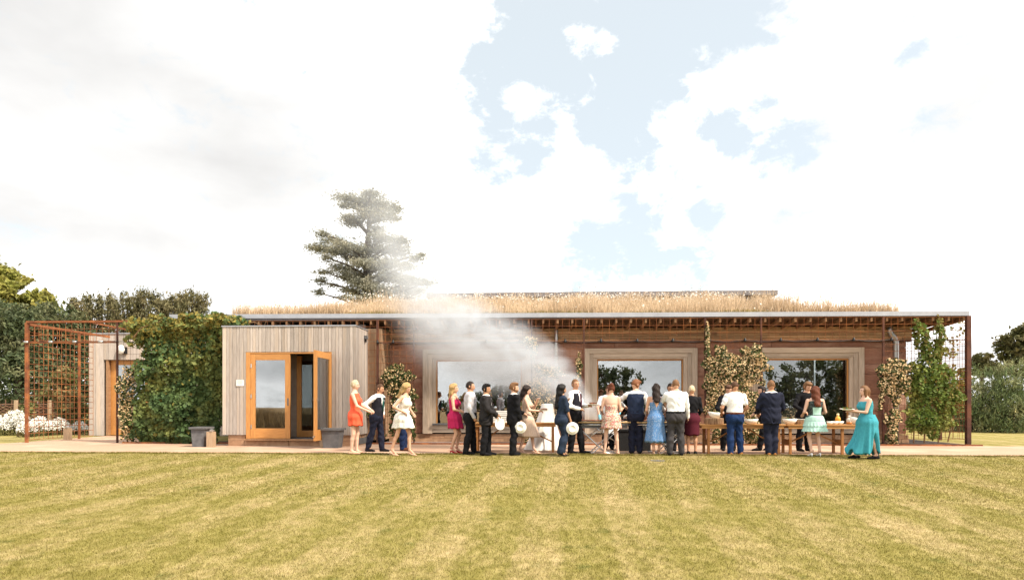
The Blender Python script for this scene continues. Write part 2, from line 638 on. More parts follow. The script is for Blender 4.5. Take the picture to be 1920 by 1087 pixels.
Vg = np.vstack([blades(260000, 4.9, 9.5, .022, .0065), blades(190000, 9.5, 15.66, .026, .012)])
tag(link('lawn_grass', nmesh('lawn_grass', Vg, np.arange(len(Vg)).reshape(-1, 3)), 'grass_blade'),
    'short mown grass blades all over the striped lawn', 'grass', kind='stuff')
# a ragged fringe where the turf meets the gravel
n = 26000
x = (rng.random(n) * 2 - 1) * 17 - .8
y = LAWN_EDGE + rng.normal(size=n) * .035 + .03 * np.sin(x * 2.3) + .02 * np.sin(x * 7.1)
a = rng.random(n) * 6.283
d = np.stack([np.cos(a), np.sin(a), 0 * a], 1) * .009
p = np.stack([x, y, 0 * x], 1)
top = p + np.stack([rng.normal(size=n) * .02, rng.normal(size=n) * .02, .02 + .035 * rng.random(n)], 1)
Vf = np.stack([p - d, p + d, top], 1).reshape(-1, 3)
tag(link('verge_grass', nmesh('verge_grass', Vf, np.arange(len(Vf)).reshape(-1, 3)), 'grass_blade'),
    'ragged grass fringe along the edge of the gravel path', 'grass', kind='stuff')

# gravel path: one sheet along the front, with a branch in to the side door
xs = np.linspace(-60, 60, 241)
V, F = [], []
for x in xs:
    e = LAWN_EDGE + .03 * math.sin(x * 2.3) + .02 * math.sin(x * 7.1)
    back = 18.95 if x < -17 else 19.62
    if x > 13.2: back = 19.62 - min(.5, (x - 13.2) * .1)
    V += [(x, e, .004), (x, back, .004)]
for i in range(len(xs) - 1):
    F.append((2 * i, 2 * i + 2, 2 * i + 3, 2 * i + 1))
k = len(V)
V += [(-16.9, 18.9, .008), (-13.0, 18.9, .008), (-13.0, 24.4, .008), (-17.3, 24.4, .008)]
F.append((k, k + 1, k + 2, k + 3))
tag(link('gravel_path', nmesh('gravel_path', V, F), 'gravel'), 'pinkish beige gravel path along the front of the pavilion', None, kind='structure')
# strip of grey stones and soil between path and walls
tag(link('gravel_margin', nmesh('gravel_margin', [(-5.2, 19.72, .012), (9.2, 19.72, .012), (9.2, 21.2, .012), (-5.2, 21.2, .012)], [(0, 1, 2, 3)]), 'grey_gravel'),
    'strip of grey stones at the foot of the earth wall', None, kind='structure')
tag(link('planting_bed', nmesh('planting_bed', [(9.2, 19.72, .012), (12.9, 19.72, .012), (12.9, 23.8, .012), (9.2, 23.8, .012)], [(0, 1, 2, 3)]), 'soil'),
    'bare dark soil bed under the climbers at the corner', None, kind='structure')
tag(link('vine_bed', nmesh('vine_bed', [(-13.3, 19.72, .012), (-9.2, 19.72, .012), (-9.2, 20.9, .012), (-13.3, 20.9, .012)], [(0, 1, 2, 3)]), 'soil'),
    'soil bed under the thick green vine', None, kind='structure')
for nm, x0, x1, lb in (('bed_edging', -5.35, 12.95, 'rusty steel edging strip along the grey stones and corner bed'),
                       ('bed_edging', -13.35, -9.6, 'rusty steel edging strip under the thick vine')):
    single(nm, MB().span((x0, 19.60, 0), (x1, 19.64, .05)), 'rust', lb, 'edging', (x0, 19.62, 0))

# ================================================================== the pavilion
YF, YW = 19.8, 21.0                       # roof edge, earth wall
XL, XR = -5.13, Xat(1700, YW)
Z_EARTH0, Z_BAND0, Z_BAND1 = .27, 3.27, 3.72
pav = thing('pavilion', 'long low pavilion with red earth walls, timber framed windows and grass roof', 'building', ((XL + XR) / 2, YW, 0))
wins = []
for px0, px1 in ((794, 1003), (1095, 1306), (1403, 1617)):
    wins.append((Xat(px0, YW), Xat(px1, YW)))
WZ0, WZ1 = .28, 3.05
# earth blocks, lift by lift, between and above the windows
cols = []
edges = [XL] + [e for w in wins for e in w] + [XR]
for i in range(0, len(edges), 2):
    cols.append((edges[i], edges[i + 1]))


def earth_block(x0, x1, z0, z1):
    """a rammed block: its face is a grid of uneven points, its edges a little worn"""
    g = .006
    x0 += g; x1 -= g; z0 += g; z1 -= g
    nx, nz = max(3, int((x1 - x0) / .22)), max(3, int((z1 - z0) / .11))
    X, Z = np.meshgrid(np.linspace(x0, x1, nx), np.linspace(z0, z1, nz), indexing='ij')
    dep = rng.normal(size=X.shape) * .006 + np.sin(Z * 43 + rng.random() * 6)[...] * .005 + rng.normal() * .006
    dep[0] += .012; dep[-1] += .012; dep[:, 0] += .010; dep[:, -1] += .010
    Vv = np.stack([X, YW + dep, Z], -1).reshape(-1, 3)
    Ff = [(i * nz + j, (i + 1) * nz + j, (i + 1) * nz + j + 1, i * nz + j + 1) for i in range(nx - 1) for j in range(nz - 1)]
    mb = MB().add(Vv, Ff)
    mb.span((x0, YW + .03, z0), (x1, YW + .38, z1))
    part(pav, 'earth_block', mb, 'earth')


lifts = [.28, .92, 1.52, 2.16, 2.62, 3.05]
for (a, b) in cols:
    jit = [0] + [rng.normal() * .05 for _ in lifts[1:-1]] + [0]
    for q in range(len(lifts) - 1):
        nsp = 1 if b - a < 1.9 else 2
        cuts = np.linspace(a, b, nsp + 1)
        for s_ in range(nsp):
            earth_block(cuts[s_], cuts[s_ + 1], lifts[q] + jit[q], lifts[q + 1] + jit[q + 1])
cuts = [XL, -2.6, .2, 2.3, 4.9, 7.3, XR]
for a, b in zip(cuts[:-1], cuts[1:]):
    earth_block(a, b, 3.05, Z_BAND0)
# right return of the earth wall
for q in range(len(lifts) - 1):
    block(pav, 'earth_block', (XR - .36, YW + .39, lifts[q] + .006), (XR - .004, YW + 6, lifts[q + 1] - .006), 'earth')
# stone plinth, two courses
for r_, (z0, z1, y0) in enumerate(((0, .13, YW - .05), (.137, .265, YW - .02))):
    x = XL - (.3 if r_ else 0)
    while x < XR + .04:
        w = random.uniform(.45, .85)
        x1 = min(x + w, XR + .05)
        if x1 - max(x, XL) > .05:
            block(pav, 'plinth_stone', (max(x, XL), y0 + random.uniform(-.006, .006), z0), (x1 - .008, YW + .34, z1), 'plinth')
        x += w
# timber band of planks under the eaves
nrow = 5
for r_ in range(nrow):
    z0 = Z_BAND0 + (Z_BAND1 - Z_BAND0) * r_ / nrow; z1 = Z_BAND0 + (Z_BAND1 - Z_BAND0) * (r_ + 1) / nrow
    x = XL
    first = random.uniform(.6, 2.2)
    while x < XR + .1:
        w = first if x == XL else random.uniform(1.2, 2.8)
        x1 = min(x + w, XR + .12)
        block(pav, 'plank', (x + .003, YW - .06 + random.uniform(-.012, .008) - .008 * r_, z0 + .004), (x1 - .003, YW + .2, z1 - .004), 'band_plank')
        x = x1 if x1 < XR + .12 else 99
# sill rail between band and earth
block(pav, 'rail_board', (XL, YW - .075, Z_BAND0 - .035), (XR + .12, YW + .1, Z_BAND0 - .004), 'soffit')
# the windows: pane as the part, stepped surround boards, sill and apron as its pieces
for wi, (x0, x1) in enumerate(wins):
    gx0, gx1 = x0 + .46, x1 - .47
    gz0, gz1 = Z_SILL, Z_HEAD = .62, 2.66
    pane = part(pav, 'window', MB().span((gx0 - .01, YW + .06, gz0 - .01), (gx1 + .01, YW + .07, gz1 + .01)), 'glass')

    def fb(name, a, b, mt='surround'):
        block(pane, name, a, b, mt)
    # outer ring of boards
    o1, o2 = .17, .30
    fb('frame_board', (x0, YW - .13, WZ0), (x0 + o1, YW + .1, WZ1))
    fb('frame_board', (x1 - o1, YW - .13, WZ0), (x1, YW + .1, WZ1))
    fb('frame_board', (x0 + o1 + .003, YW - .13, WZ1 - o1 + .01), (x1 - o1 - .003, YW + .1, WZ1), 'surround_flat')
    # second ring, set back a little
    fb('frame_board', (x0 + o1 + .003, YW - .09, WZ0), (x0 + o2, YW + .1, WZ1 - o1 + .006))
    fb('frame_board', (x1 - o2, YW - .09, WZ0), (x1 - o1 - .003, YW + .1, WZ1 - o1 + .006))
    fb('frame_board', (x0 + o2 + .003, YW - .09, WZ1 - o2 + .01), (x1 - o2 - .003, YW + .1, WZ1 - o1 + .006), 'surround_flat')
    # inner casing round the glass
    fb('frame_board', (x0 + o2 + .003, YW - .055, WZ0 + .03), (gx0 - .04, YW + .1, WZ1 - o2 + .006))
    fb('frame_board', (gx1 + .04, YW - .055, WZ0 + .03), (x1 - o2 - .003, YW + .1, WZ1 - o2 + .006))
    fb('frame_board', (gx0 - .037, YW - .055, gz1 + .05), (gx1 + .037, YW + .1, WZ1 - o2 + .006), 'surround_flat')
    # thin oak sash
    fb('sash', (gx0 - .037, YW + .01, gz0), (gx0, YW + .1, gz1 + .046), 'oak')
    fb('sash', (gx1, YW + .01, gz0), (gx1 + .037, YW + .1, gz1 + .046), 'oak')
    fb('sash', (gx0 + .003, YW + .01, gz1), (gx1 - .003, YW + .1, gz1 + .046), 'oak_flat')
    # sill and apron boards
    fb('sill', (gx0 - .14, YW - .17, gz0 - .055), (gx1 + .14, YW + .1, gz0 - .004), 'slate_grey')
    zz = np.linspace(WZ0 + .03, gz0 - .06, 3)
    for q in range(2):
        fb('frame_board', (x0 + o2 + .003, YW - .075 - .012 * q, zz[q] + .003), (x1 - o2 - .003, YW + .1, zz[q + 1] - .003), 'surround_flat')
# roof slab, soffit boards and rafters
RX0, RX1 = Xat(318, YF), Xat(1817, YF)
ZF0, ZF1 = 3.885, 4.02


def sloped(parent, name, x0, x1, ya, za, yb, zb, th, mt):
    V = [(x0, ya, za), (x1, ya, za), (x1, yb, zb), (x0, yb, zb), (x0, ya, za + th), (x1, ya, za + th), (x1, yb, zb + th), (x0, yb, zb + th)]
    F = [(3, 2, 1, 0), (4, 5, 6, 7), (0, 1, 5, 4), (1, 2, 6, 5), (2, 3, 7, 6), (3, 0, 4, 7)]
    return part(parent, name, MB().add(V, F), mt)


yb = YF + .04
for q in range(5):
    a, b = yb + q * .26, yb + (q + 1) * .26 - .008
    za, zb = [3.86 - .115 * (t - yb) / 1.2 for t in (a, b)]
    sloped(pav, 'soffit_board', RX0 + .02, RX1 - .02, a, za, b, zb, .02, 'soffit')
x = RX0 + .15
while x < RX1 - .1:
    sloped(pav, 'rafter', x, x + .06, YF + .03, 3.745, YW + .1 if x < XR else YW + 3, 3.63 if x < XR else 3.45, .112, 'rafter')
    x += .45


def eaves_rise(x):
    return .075 * (RX1 - x) / (RX1 - RX0)          # the roof edge climbs very slightly to the left


seg = np.linspace(RX0, RX1, 9)
for a, b in zip(seg[:-1], seg[1:]):
    a_, b_ = a + .001, b - .001
    za, zb = eaves_rise(a_), eaves_rise(b_)
    V = [(a_, YF - .02, ZF0 + za), (b_, YF - .02, ZF0 + zb), (b_, YF + .02, ZF0 + zb), (a_, YF + .02, ZF0 + za), (a_, YF - .02, ZF1 + za), (b_, YF - .02, ZF1 + zb), (b_, YF + .02, ZF1 + zb), (a_, YF + .02, ZF1 + za)]
    part(pav, 'fascia', MB().add(V, [(3, 2, 1, 0), (4, 5, 6, 7), (0, 1, 5, 4), (1, 2, 6, 5), (2, 3, 7, 6), (3, 0, 4, 7)]), 'fascia')
block(pav, 'fascia', (RX1 - .04, YF + .023, ZF0), (RX1, YF + 8, ZF1), 'fascia')
block(pav, 'roof_slab', (RX0 + .01, YF + .025, 3.89), (RX1 - .045, YF + 9, 3.965), 'dark_roof')
# the raised clerestory roof behind the meadow
CX0, CX1 = Xat(800, 26), Xat(1457, 26)
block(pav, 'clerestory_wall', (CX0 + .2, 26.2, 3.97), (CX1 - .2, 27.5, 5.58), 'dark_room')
block(pav, 'clerestory_roof', (CX0, 25.9, 5.60), (CX1, 29, 5.78), 'dark_roof')
x = CX0 + .3
while x < CX1 - .4:
    block(pav, 'clerestory_post', (x, 25.95, 5.1), (x + .09, 26.1, 5.595), 'grey_board')
    x += .62
# dim room behind the glass
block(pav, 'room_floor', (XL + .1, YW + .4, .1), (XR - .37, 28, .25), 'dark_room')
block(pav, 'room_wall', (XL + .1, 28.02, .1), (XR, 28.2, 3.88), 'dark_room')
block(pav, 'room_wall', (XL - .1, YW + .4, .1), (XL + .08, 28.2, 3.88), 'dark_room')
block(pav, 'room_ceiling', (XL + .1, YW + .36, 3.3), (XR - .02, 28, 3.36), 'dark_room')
for px in (1537,):
    block(pav, 'room_post', (Xat(px, 23) - .06, 23, .25), (Xat(px, 23) + .06, 23.15, 3.3), 'band_plank')
for px in (1570,):
    block(pav, 'room_post', (Xat(px, 21.8) - .12, 21.6, .25), (Xat(px, 21.8) + .2, 21.9, 3.3), 'band_plank')

# boarded return at the left end of the earth wall
ret = thing('boarded_return', 'narrow boarded side wall between porch and earth wall, behind the mesh', 'wall', (XL - .2, 20.4, 0))
y = YF + .1
while y < YW + .1:
    block(ret, 'board', (XL - .5 + random.uniform(-.006, .006), y, .12), (XL + .02, y + .125, 3.62), 'warm_board')
    y += .13
block(ret, 'core', (-9.6, YF + .13, .1), (XL - .51, 21.3, 3.75), 'dark_room')

# ================================================================== the entrance porch
YB = 18.6
BX0, BX1 = Xat(417, YB), Xat(667, YB)
BZ0, BZ1 = Zat(540, 815, YB), Zat(540, 612, YB)
porch = thing('entrance_porch', 'grey boarded porch box with glazed oak double doors', 'building', ((BX0 + BX1) / 2, YB, 0))
DX0, DX1 = Xat(461, YB), Xat(622, YB)
DZ0, DZ1 = Zat(540, 822, YB), Zat(540, 659.5, YB)
x = BX0
while x < BX1 - .02:
    w = random.choice((.075, .09, .105, .12, .14))
    x1 = min(x + w, BX1)
    if BX1 - x1 < .06: x1 = BX1
    dy = random.uniform(-.009, .006)
    xa, xb = x + .004, x1 - .004
    if xb <= DX0 or xa >= DX1:
        block(porch, 'board', (xa, YB + dy, BZ0), (xb, YB + .03, BZ1), 'grey_board')
    else:
        if xa < DX0 - .02: block(porch, 'board', (xa, YB + dy, BZ0), (DX0, YB + .03, DZ1), 'grey_board')
        if xb > DX1 + .02: block(porch, 'board', (DX1, YB + dy, BZ0), (xb, YB + .03, DZ1), 'grey_board')
        block(porch, 'board', (xa, YB + dy, DZ1 + .002), (xb, YB + .03, BZ1), 'grey_board')
    x = x1
y = YB + .035
while y < YF + .05:
    block(porch, 'board', (BX1 - .03, y, BZ0), (BX1 + random.uniform(-.006, .008), y + .125, BZ1 - .002), 'grey_board')
    y += .132
block(porch, 'board', (BX0, YB + .033, BZ0), (BX0 + .03, 20, BZ1), 'grey_board')
block(porch, 'coping', (BX0 - .02, YB - .025, BZ1 + .002), (BX1 + .02, 20.0, BZ1 + .035), 'fascia')
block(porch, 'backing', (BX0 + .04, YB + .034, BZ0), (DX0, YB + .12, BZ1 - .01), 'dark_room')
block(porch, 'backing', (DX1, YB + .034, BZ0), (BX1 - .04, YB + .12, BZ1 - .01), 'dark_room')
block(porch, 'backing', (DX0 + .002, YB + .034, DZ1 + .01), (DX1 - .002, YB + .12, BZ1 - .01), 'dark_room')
block(porch, 'porch_ceiling', (BX0 + .04, YB + .13, DZ1 + .25), (BX1 - .04, 21.8, DZ1 + .3), 'porch_room')
block(porch, 'porch_floor', (BX0 + .04, YB + .34, .03), (BX1 - .04, 21.8, DZ0 - .006), 'slate_grey')
block(porch, 'inner_wall', (BX0 + .04, 19.7, DZ0), (Xat(556, 19.7), 19.8, DZ1 + .24), 'porch_room')
block(porch, 'inner_wall', (Xat(604, 19.7), 19.7, DZ0), (BX1 - .04, 19.8, DZ1 + .24), 'porch_room')
block(porch, 'back_wall', (BX0 + .04, 23.4, 0), (BX1 + 1, 23.5, 3.4), 'porch_room')
idr = part(porch, 'inner_door', MB().span((Xat(564, 19.72), 19.73, .4), (Xat(603, 19.72), 19.745, 2.6)), 'glass')
block(idr, 'stile', (Xat(556.3, 19.7), 19.7, DZ0), (Xat(565, 19.7), 19.78, 2.75), 'oak')
block(idr, 'rail', (Xat(565, 19.7) + .002, 19.7, DZ0), (Xat(603.8, 19.7), 19.78, DZ0 + .2), 'oak')
# stone base under the boards
for r_, (z0, z1) in enumerate(((.0, .155), (.161, BZ0 - .006))):
    x = BX0 + .16 - (.2 if r_ else 0)
    while x < BX1 - .06:
        w = random.uniform(.42, .75)
        x1 = min(x + w, BX1 - .03)
        xa = max(x, BX0 + .16)
        if x1 - xa > .08:
            zt_ = z1 if not r_ or x1 < DX0 or xa > DX1 else DZ0 - .06
            if zt_ - z0 > .02:
                block(porch, 'base_stone', (xa, YB + .035 + random.uniform(0, .012), z0), (x1 - .008, YB + .3, zt_), 'plinth')
        x += w
for y in (YB + .32, YB + .8, YB + 1.3):
    block(porch, 'base_stone', (BX1 - .3, y, 0), (BX1 - .05, y + .44, BZ0 - .006), 'plinth')
block(porch, 'threshold', (DX0 - .02, YB - .10, DZ0 - .05), (DX1 + .02, YB + .033, DZ0 - .008), 'rafter')
# oak frame
block(porch, 'door_jamb', (DX0 + .003, YB - .004, DZ0), (DX0 + .13, YB + .1, DZ1 - .004), 'oak')
block(porch, 'door_jamb', (DX1 - .05, YB + .004, DZ0), (DX1 - .003, YB + .1, DZ1 - .004), 'oak')
block(porch, 'door_head', (DX0 + .133, YB + .004, DZ1 - .05), (DX1 - .053, YB + .1, DZ1 - .004), 'oak_flat')


def door_leaf(hinge, direction, w, z0, z1, label):
    """a glazed oak leaf standing from its hinge line along a horizontal direction"""
    h = np.array([hinge[0], hinge[1], 0]); d = np.array([direction[0], direction[1], 0.]); nrm = np.array([-d[1], d[0], 0])

    def bar(s0, s1, a0, a1, th=.055):
        mb = MB(); V = []
        for zz in (a0, a1):
            for s_, t_ in ((s0, -th / 2), (s1, -th / 2), (s1, th / 2), (s0, th / 2)):
                V.append(h + d * s_ + nrm * t_ + np.array([0, 0, zz]))
        return mb.add(V, [(3, 2, 1, 0), (4, 5, 6, 7), (0, 1, 5, 4), (1, 2, 6, 5), (2, 3, 7, 6), (3, 0, 4, 7)])
    leaf = part(porch, 'door', bar(.14, w - .14, z0 + .29, z1 - .17, .014), 'glass')
    leaf['label'] = label
    part(leaf, 'stile', bar(0, .15, z0, z1), 'oak'); part(leaf, 'stile', bar(w - .15, w, z0, z1), 'oak')
    part(leaf, 'rail', bar(.152, w - .152, z0, z0 + .3), 'oak_flat'); part(leaf, 'rail', bar(.152, w - .152, z1 - .18, z1), 'oak_flat')
    for zz in (z0 + .35, (z0 + z1) / 2, z1 - .35):
        p = h + d * .03 - nrm * .035
        part(leaf, 'hinge', MB().tube([p + (0, 0, zz - .06), p + (0, 0, zz + .06)], .014, 6), 'steel')
    return leaf, h, d, nrm, bar


leafA, h, d, nrm, bar = door_leaf((DX0 + .135, YB + .03), (1, 0), 1.2, DZ0 + .006, DZ1 - .06, 'closed glazed oak door leaf')
p = h + d * 1.14
part(leafA, 'lock_plate', MB().span((p[0] - .02, YB - .005, 1.2), (p[0] + .02, YB + .01, 1.42)), 'slate_grey')
leafB, h, d, nrm, bar = door_leaf((DX1 - .03, YB - .03), (-.02, -1), 1.24, DZ0 + .006, DZ1 - .06, 'oak door leaf standing open')
for s_ in (-1, 1):
    p = h + d * 1.16 + np.array([0, 0, 1.36]); q = p + nrm * .07 * s_
    part(leafB, 'handle', MB().tube([p, q, q - d * .12], .012, 6), 'steel')
part(leafB, 'hook', MB().tube([h + d * 1.2 + (0, 0, .36), h + d * 1.32 + (0, 0, .34)], .02, 6), 'steel')
# porch lamp glow deep inside the doorway
mg = bpy.data.materials.new('lamp_glow'); mg.use_nodes = True
bb = mg.node_tree.nodes['Principled BSDF']
bb.inputs['Base Color'].default_value = (.6, .2, .05, 1)
bb.inputs['Emission Color'].default_value = (1, .42, .12, 1); bb.inputs['Emission Strength'].default_value = .35
MATS['lamp_glow'] = mg
wlp = thing('wall_lamp', 'small amber wall lamp seen through the open doorway', 'lamp', pt(581, 715, 21.5))
c = pt(581, 715, 21.5)
part(wlp, 'lamp_shade', MB().lathe([(.02, .22), (.06, .18), (.09, -.12), (.02, -.14)], c, 10), 'lamp_glow', True)
part(wlp, 'bracket', MB().tube([(c[0], c[1], c[2] + .1), (c[0], c[1] + 1.9, c[2] + .1)], .015, 6), 'black')
# notice
c = pt(450, 717.5, YB - .02)
ntc = single('notice', MB().span((c[0] - .115, YB - .022, c[2] - .09), (c[0] + .115, YB - .012, c[2] + .09)), 'white', 'small white notice fixed on the porch boards', 'sign', (c[0], YB - .017, c[2]))
for q in range(4):
    wdt = (.07, .085, .06, .08)[q]
    part(ntc, 'print_line', MB().span((c[0] - wdt, YB - .0245, c[2] + .05 - q * .032), (c[0] + wdt, YB - .0225, c[2] + .058 - q * .032)), 'fascia')
# outside lamp on the porch side
c = (BX1 + .05, 19.5, 3.3)
pl = thing('side_lamp', 'small dark lamp high on the porch side wall', 'lamp', c)
part(pl, 'lamp_body', MB().box(c, (.1, .16, .1)), 'slate_grey')
part(pl, 'bracket', MB().box((c[0], c[1], c[2] - .1), (.03, .05, .1)), 'black')

# ================================================================== the boarded block at the far left
YS = 24.4
SX0 = Xat(166, YS)
sb = thing('boarded_block', 'grey boarded block with an oak door, half hidden by the vine', 'building', (SX0 + 2.5, YS, 0))
SZ1 = Zat(190, 626, YS)
sdx0, sdx1 = Xat(198, YS), Xat(276, YS)
sdz1 = Zat(220, 674, YS)
x = SX0
first = True
while x < SX0 + 8:
    w = .31 if x < SX0 + .5 else random.choice((.2, .24, .27))
    x1 = x + w
    z0 = sdz1 if (x1 > sdx0 + .02 and x < sdx1) else .02
    block(sb, 'board', (x + .005, YS + random.uniform(-.012, .006), z0), (x1 - .005, YS + .05, SZ1), 'grey_board')
    x = x1
block(sb, 'coping', (SX0 - .02, YS - .03, SZ1 + .002), (SX0 + 8, YS + 3, SZ1 + .04), 'fascia')
y = YS + .06
while y < YS + 2.9:
    block(sb, 'board', (SX0, y, .02), (SX0 + .04, y + .25, SZ1), 'grey_board'); y += .26
sdoor = part(sb, 'door', MB().span((sdx0 + .28, YS + .2, .3), (sdx1 - .2, YS + .215, sdz1 - .2)), 'glass')
block(sb, 'door_jamb', (sdx0, YS + .02, .02), (sdx0 + .1, YS + .35, sdz1 - .003), 'rafter')
block(sdoor, 'stile', (sdx0 + .103, YS + .16, .03), (sdx0 + .3, YS + .26, sdz1 - .003), 'oak')
block(sdoor, 'stile', (sdx1 - .2, YS + .16, .03), (sdx1, YS + .26, sdz1 - .003), 'oak')
block(sdoor, 'rail', (sdx0 + .303, YS + .165, sdz1 - .2), (sdx1 - .203, YS + .255, sdz1 - .004), 'oak_flat')
block(sdoor, 'rail', (sdx0 + .303, YS + .165, .03), (sdx1 - .203, YS + .255, .3), 'oak_flat')
block(sb, 'core', (sdx0 + .1, YS + 1.6, .02), (sdx1 + .5, YS + 1.7, SZ1 - .05), 'dark_room')
c = pt(227, 655, YS - .1)
bl = thing('bulkhead_lamp', 'white round bulkhead lamp above the far oak door', 'lamp', (c[0], YS - .02, c[2]))
part(bl, 'lamp_glass', MB().lathe([(.001, .18), (.10, .15), (.145, 0), (.10, -.15), (.001, -.18)], (c[0], YS - .1, c[2]), 14, sy=.6), 'white', True)
part(bl, 'lamp_base', MB().box((c[0] + .09, YS - .03, c[2] - .03), (.2, .06, .26)), 'black')

# ================================================================== rusty trellis of steel posts and welded mesh


def mesh_panel(parent, p0, p1, z0, z1, step=.205, r=.0055, mt='rust'):
    """welded mesh between two ground points"""
    mb = MB()
    p0, p1 = np.array(p0, float), np.array(p1, float)
    L = np.linalg.norm(p1 - p0); n_ = max(1, int(round(L / step)))
    for i in range(n_ + 1):
        q = p0 + (p1 - p0) * i / n_
        mb.tube([(q[0], q[1], z0), (q[0], q[1], z1)], r, 4)
    k_ = max(1, int(round((z1 - z0) / step)))
    for i in range(k_ + 1):
        z = z0 + (z1 - z0) * i / k_
        mb.tube([(p0[0], p0[1] - .008, z), (p1[0], p1[1] - .008, z)], r, 4)
    o = part(parent, 'mesh_panel', mb, mt)
    o['kind'] = 'stuff'


def post(parent, x, y, z1, w=.06, mt='rust'):
    block(parent, 'post', (x - w / 2, y - w / 2, 0), (x + w / 2, y + w / 2, z1), mt)


TX0 = Xat(50, YF)
ZT = 3.86
tre = thing('garden_trellis', 'rusty steel screen of posts and welded mesh at the left end', 'trellis', (TX0, YF, 0))
post(tre, TX0, YF, ZT, .075)
post(tre, TX0 + .02, 22.1, ZT - .09, .06)
block(tre, 'top_rail', (TX0, YF - .03, ZT), (RX0 - .02, YF + .03, ZT + .06), 'rust')
block(tre, 'top_rail', (TX0 - .03, YF + .04, ZT - .07), (TX0 + .05, 23.7, ZT), 'rust')
block(tre, 'cross_rail', (TX0 + .05, YF - .02, 3.2), (Xat(222, YF), YF + .02, 3.235), 'rust')
sloped(tre, 'brace_bar', TX0 + 2.1, TX0 + 2.16, YF + .05, ZT - .02, 24.3, ZT - .08, .05, 'rust')
post(tre, Xat(220, YF), YF, ZT, .05, 'dark_rust')
mesh_panel(tre, (TX0 + .03, YF + .07), (TX0 + .03, 22.05), .1, ZT - .09, r=.009)
mesh_panel(tre, (TX0 + .03, 22.15), (TX0 + .03, 22.8), .1, ZT - .09, r=.009)
mesh_panel(tre, (TX0 + .07, YF), (Xat(216, YF), YF), 3.26, ZT - .01, r=.007)
mesh_panel(tre, (Xat(232, YF), YF), (RX0, YF), .2, ZT - .01, r=.0045, mt='dark_rust')

fr = thing('eaves_trellis', 'rusty steel mesh and slim posts hung along the pavilion eaves', 'trellis', (0, YF, 0))
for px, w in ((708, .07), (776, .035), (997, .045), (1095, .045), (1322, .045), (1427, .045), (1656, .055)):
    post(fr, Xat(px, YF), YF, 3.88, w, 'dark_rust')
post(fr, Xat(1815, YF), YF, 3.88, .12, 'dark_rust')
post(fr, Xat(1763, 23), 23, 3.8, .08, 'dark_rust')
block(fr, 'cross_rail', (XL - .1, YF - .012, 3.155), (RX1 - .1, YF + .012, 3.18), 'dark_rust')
mesh_panel(fr, (RX0 + .1, YF), (Xat(706, YF), YF), 3.26, 3.87, r=.0055)
mesh_panel(fr, (Xat(710, YF), YF), (Xat(1320, YF), YF), 3.20, 3.87, r=.0055)
mesh_panel(fr, (Xat(1324, YF), YF), (Xat(1654, YF), YF), 3.20, 3.87, r=.0055)
mesh_panel(fr, (Xat(690, YF), YF - .001), (Xat(774, YF), YF - .001), .25, 3.15)
mesh_panel(fr, (Xat(997, YF), YF), (Xat(1093, YF), YF), .2, 3.15, r=.004)
mesh_panel(fr, (Xat(1324, YF), YF), (Xat(1425, YF), YF), .2, 3.15, r=.0045)
mesh_panel(fr, (Xat(1658, YF), YF), (Xat(1812, YF), YF), .2, 3.85)
mesh_panel(fr, (Xat(1815, YF), YF + .05), (Xat(1815, YF), 23.2), .2, 3.8)

# string of small lamps along the rail
sl = thing('string_lights', 'black cable with small lamps strung along the eaves rail', 'lights', (XL, YF - .05, 3.18))
mb = MB()
lx = [Xat(p_, YF - .05) for p_ in (708, 737, 912, 975, 1060, 1127, 1195, 1262, 1330, 1397, 1464, 1533, 1601, 1672)]
cable = []
for a, b in zip(lx[:-1], lx[1:]):
    for t in np.linspace(0, 1, 6)[:-1]:
        cable.append((a + (b - a) * t, YF - .05, 3.19 - .06 * math.sin(t * math.pi)))
cable.append((lx[-1], YF - .05, 3.19))
part(sl, 'cable', MB().tube(cable, .008, 5), 'black')
for x in lx:
    part(sl, 'lamp', MB().lathe([(.001, .05), (.03, .04), (.035, -.02), (.055, -.06), (.001, -.06)], (x, YF - .05, 3.2), 8), 'black', True)
sl2 = thing('string_lights', 'short cable with small lamps on the left trellis screen', 'lights', (TX0, YF - .05, 3.22))
lx = [Xat(p_, YF - .06) for p_ in (50, 96, 141, 190, 236)]
part(sl2, 'cable', MB().tube([(x, YF - .06, 3.24) for x in lx], .008, 5), 'black')
for x in lx:
    part(sl2, 'lamp', MB().tube([(x - .07, YF - .07, 3.24), (x + .06, YF - .09, 3.23)], .035, 8), 'galvanised', True)

# downpipes
for px, lb in ((1043, 'galvanised downpipe beside the middle window'), (1680, 'galvanised downpipe with a bend at the right end of the wall')):
    y = YW - .16
    x = Xat(px, y)
    dp = thing('downpipe', lb, 'pipe', (x, y, 0))
    if px < 1500:
        part(dp, 'pipe', MB().tube([(x, y, .05), (x, y, 3.4), (x, y, 3.66), (x, y + .02, 3.8)], [.055, .055, .05, .02], 12), 'galvanised', True)
    else:
        part(dp, 'pipe', MB().tube([(x, y, .02), (x, y, 1.6), (x, y, 3.22), (x - .03, y, 3.32), (x - .16, y - .02, 3.46), (x - .2, y - .02, 3.55), (x - .2, y - .02, 3.76)], .08, 12), 'galvanised', True)
    for z in (.9, 2.4):
        part(dp, 'bracket', MB().lathe([(.06 if px < 1500 else .085, -.02), (.07 if px < 1500 else .095, -.02), (.07 if px < 1500 else .095, .02), (.06 if px < 1500 else .085, .02)], (x, y, z), 12), 'galvanised')

# ================================================================== small things by the path


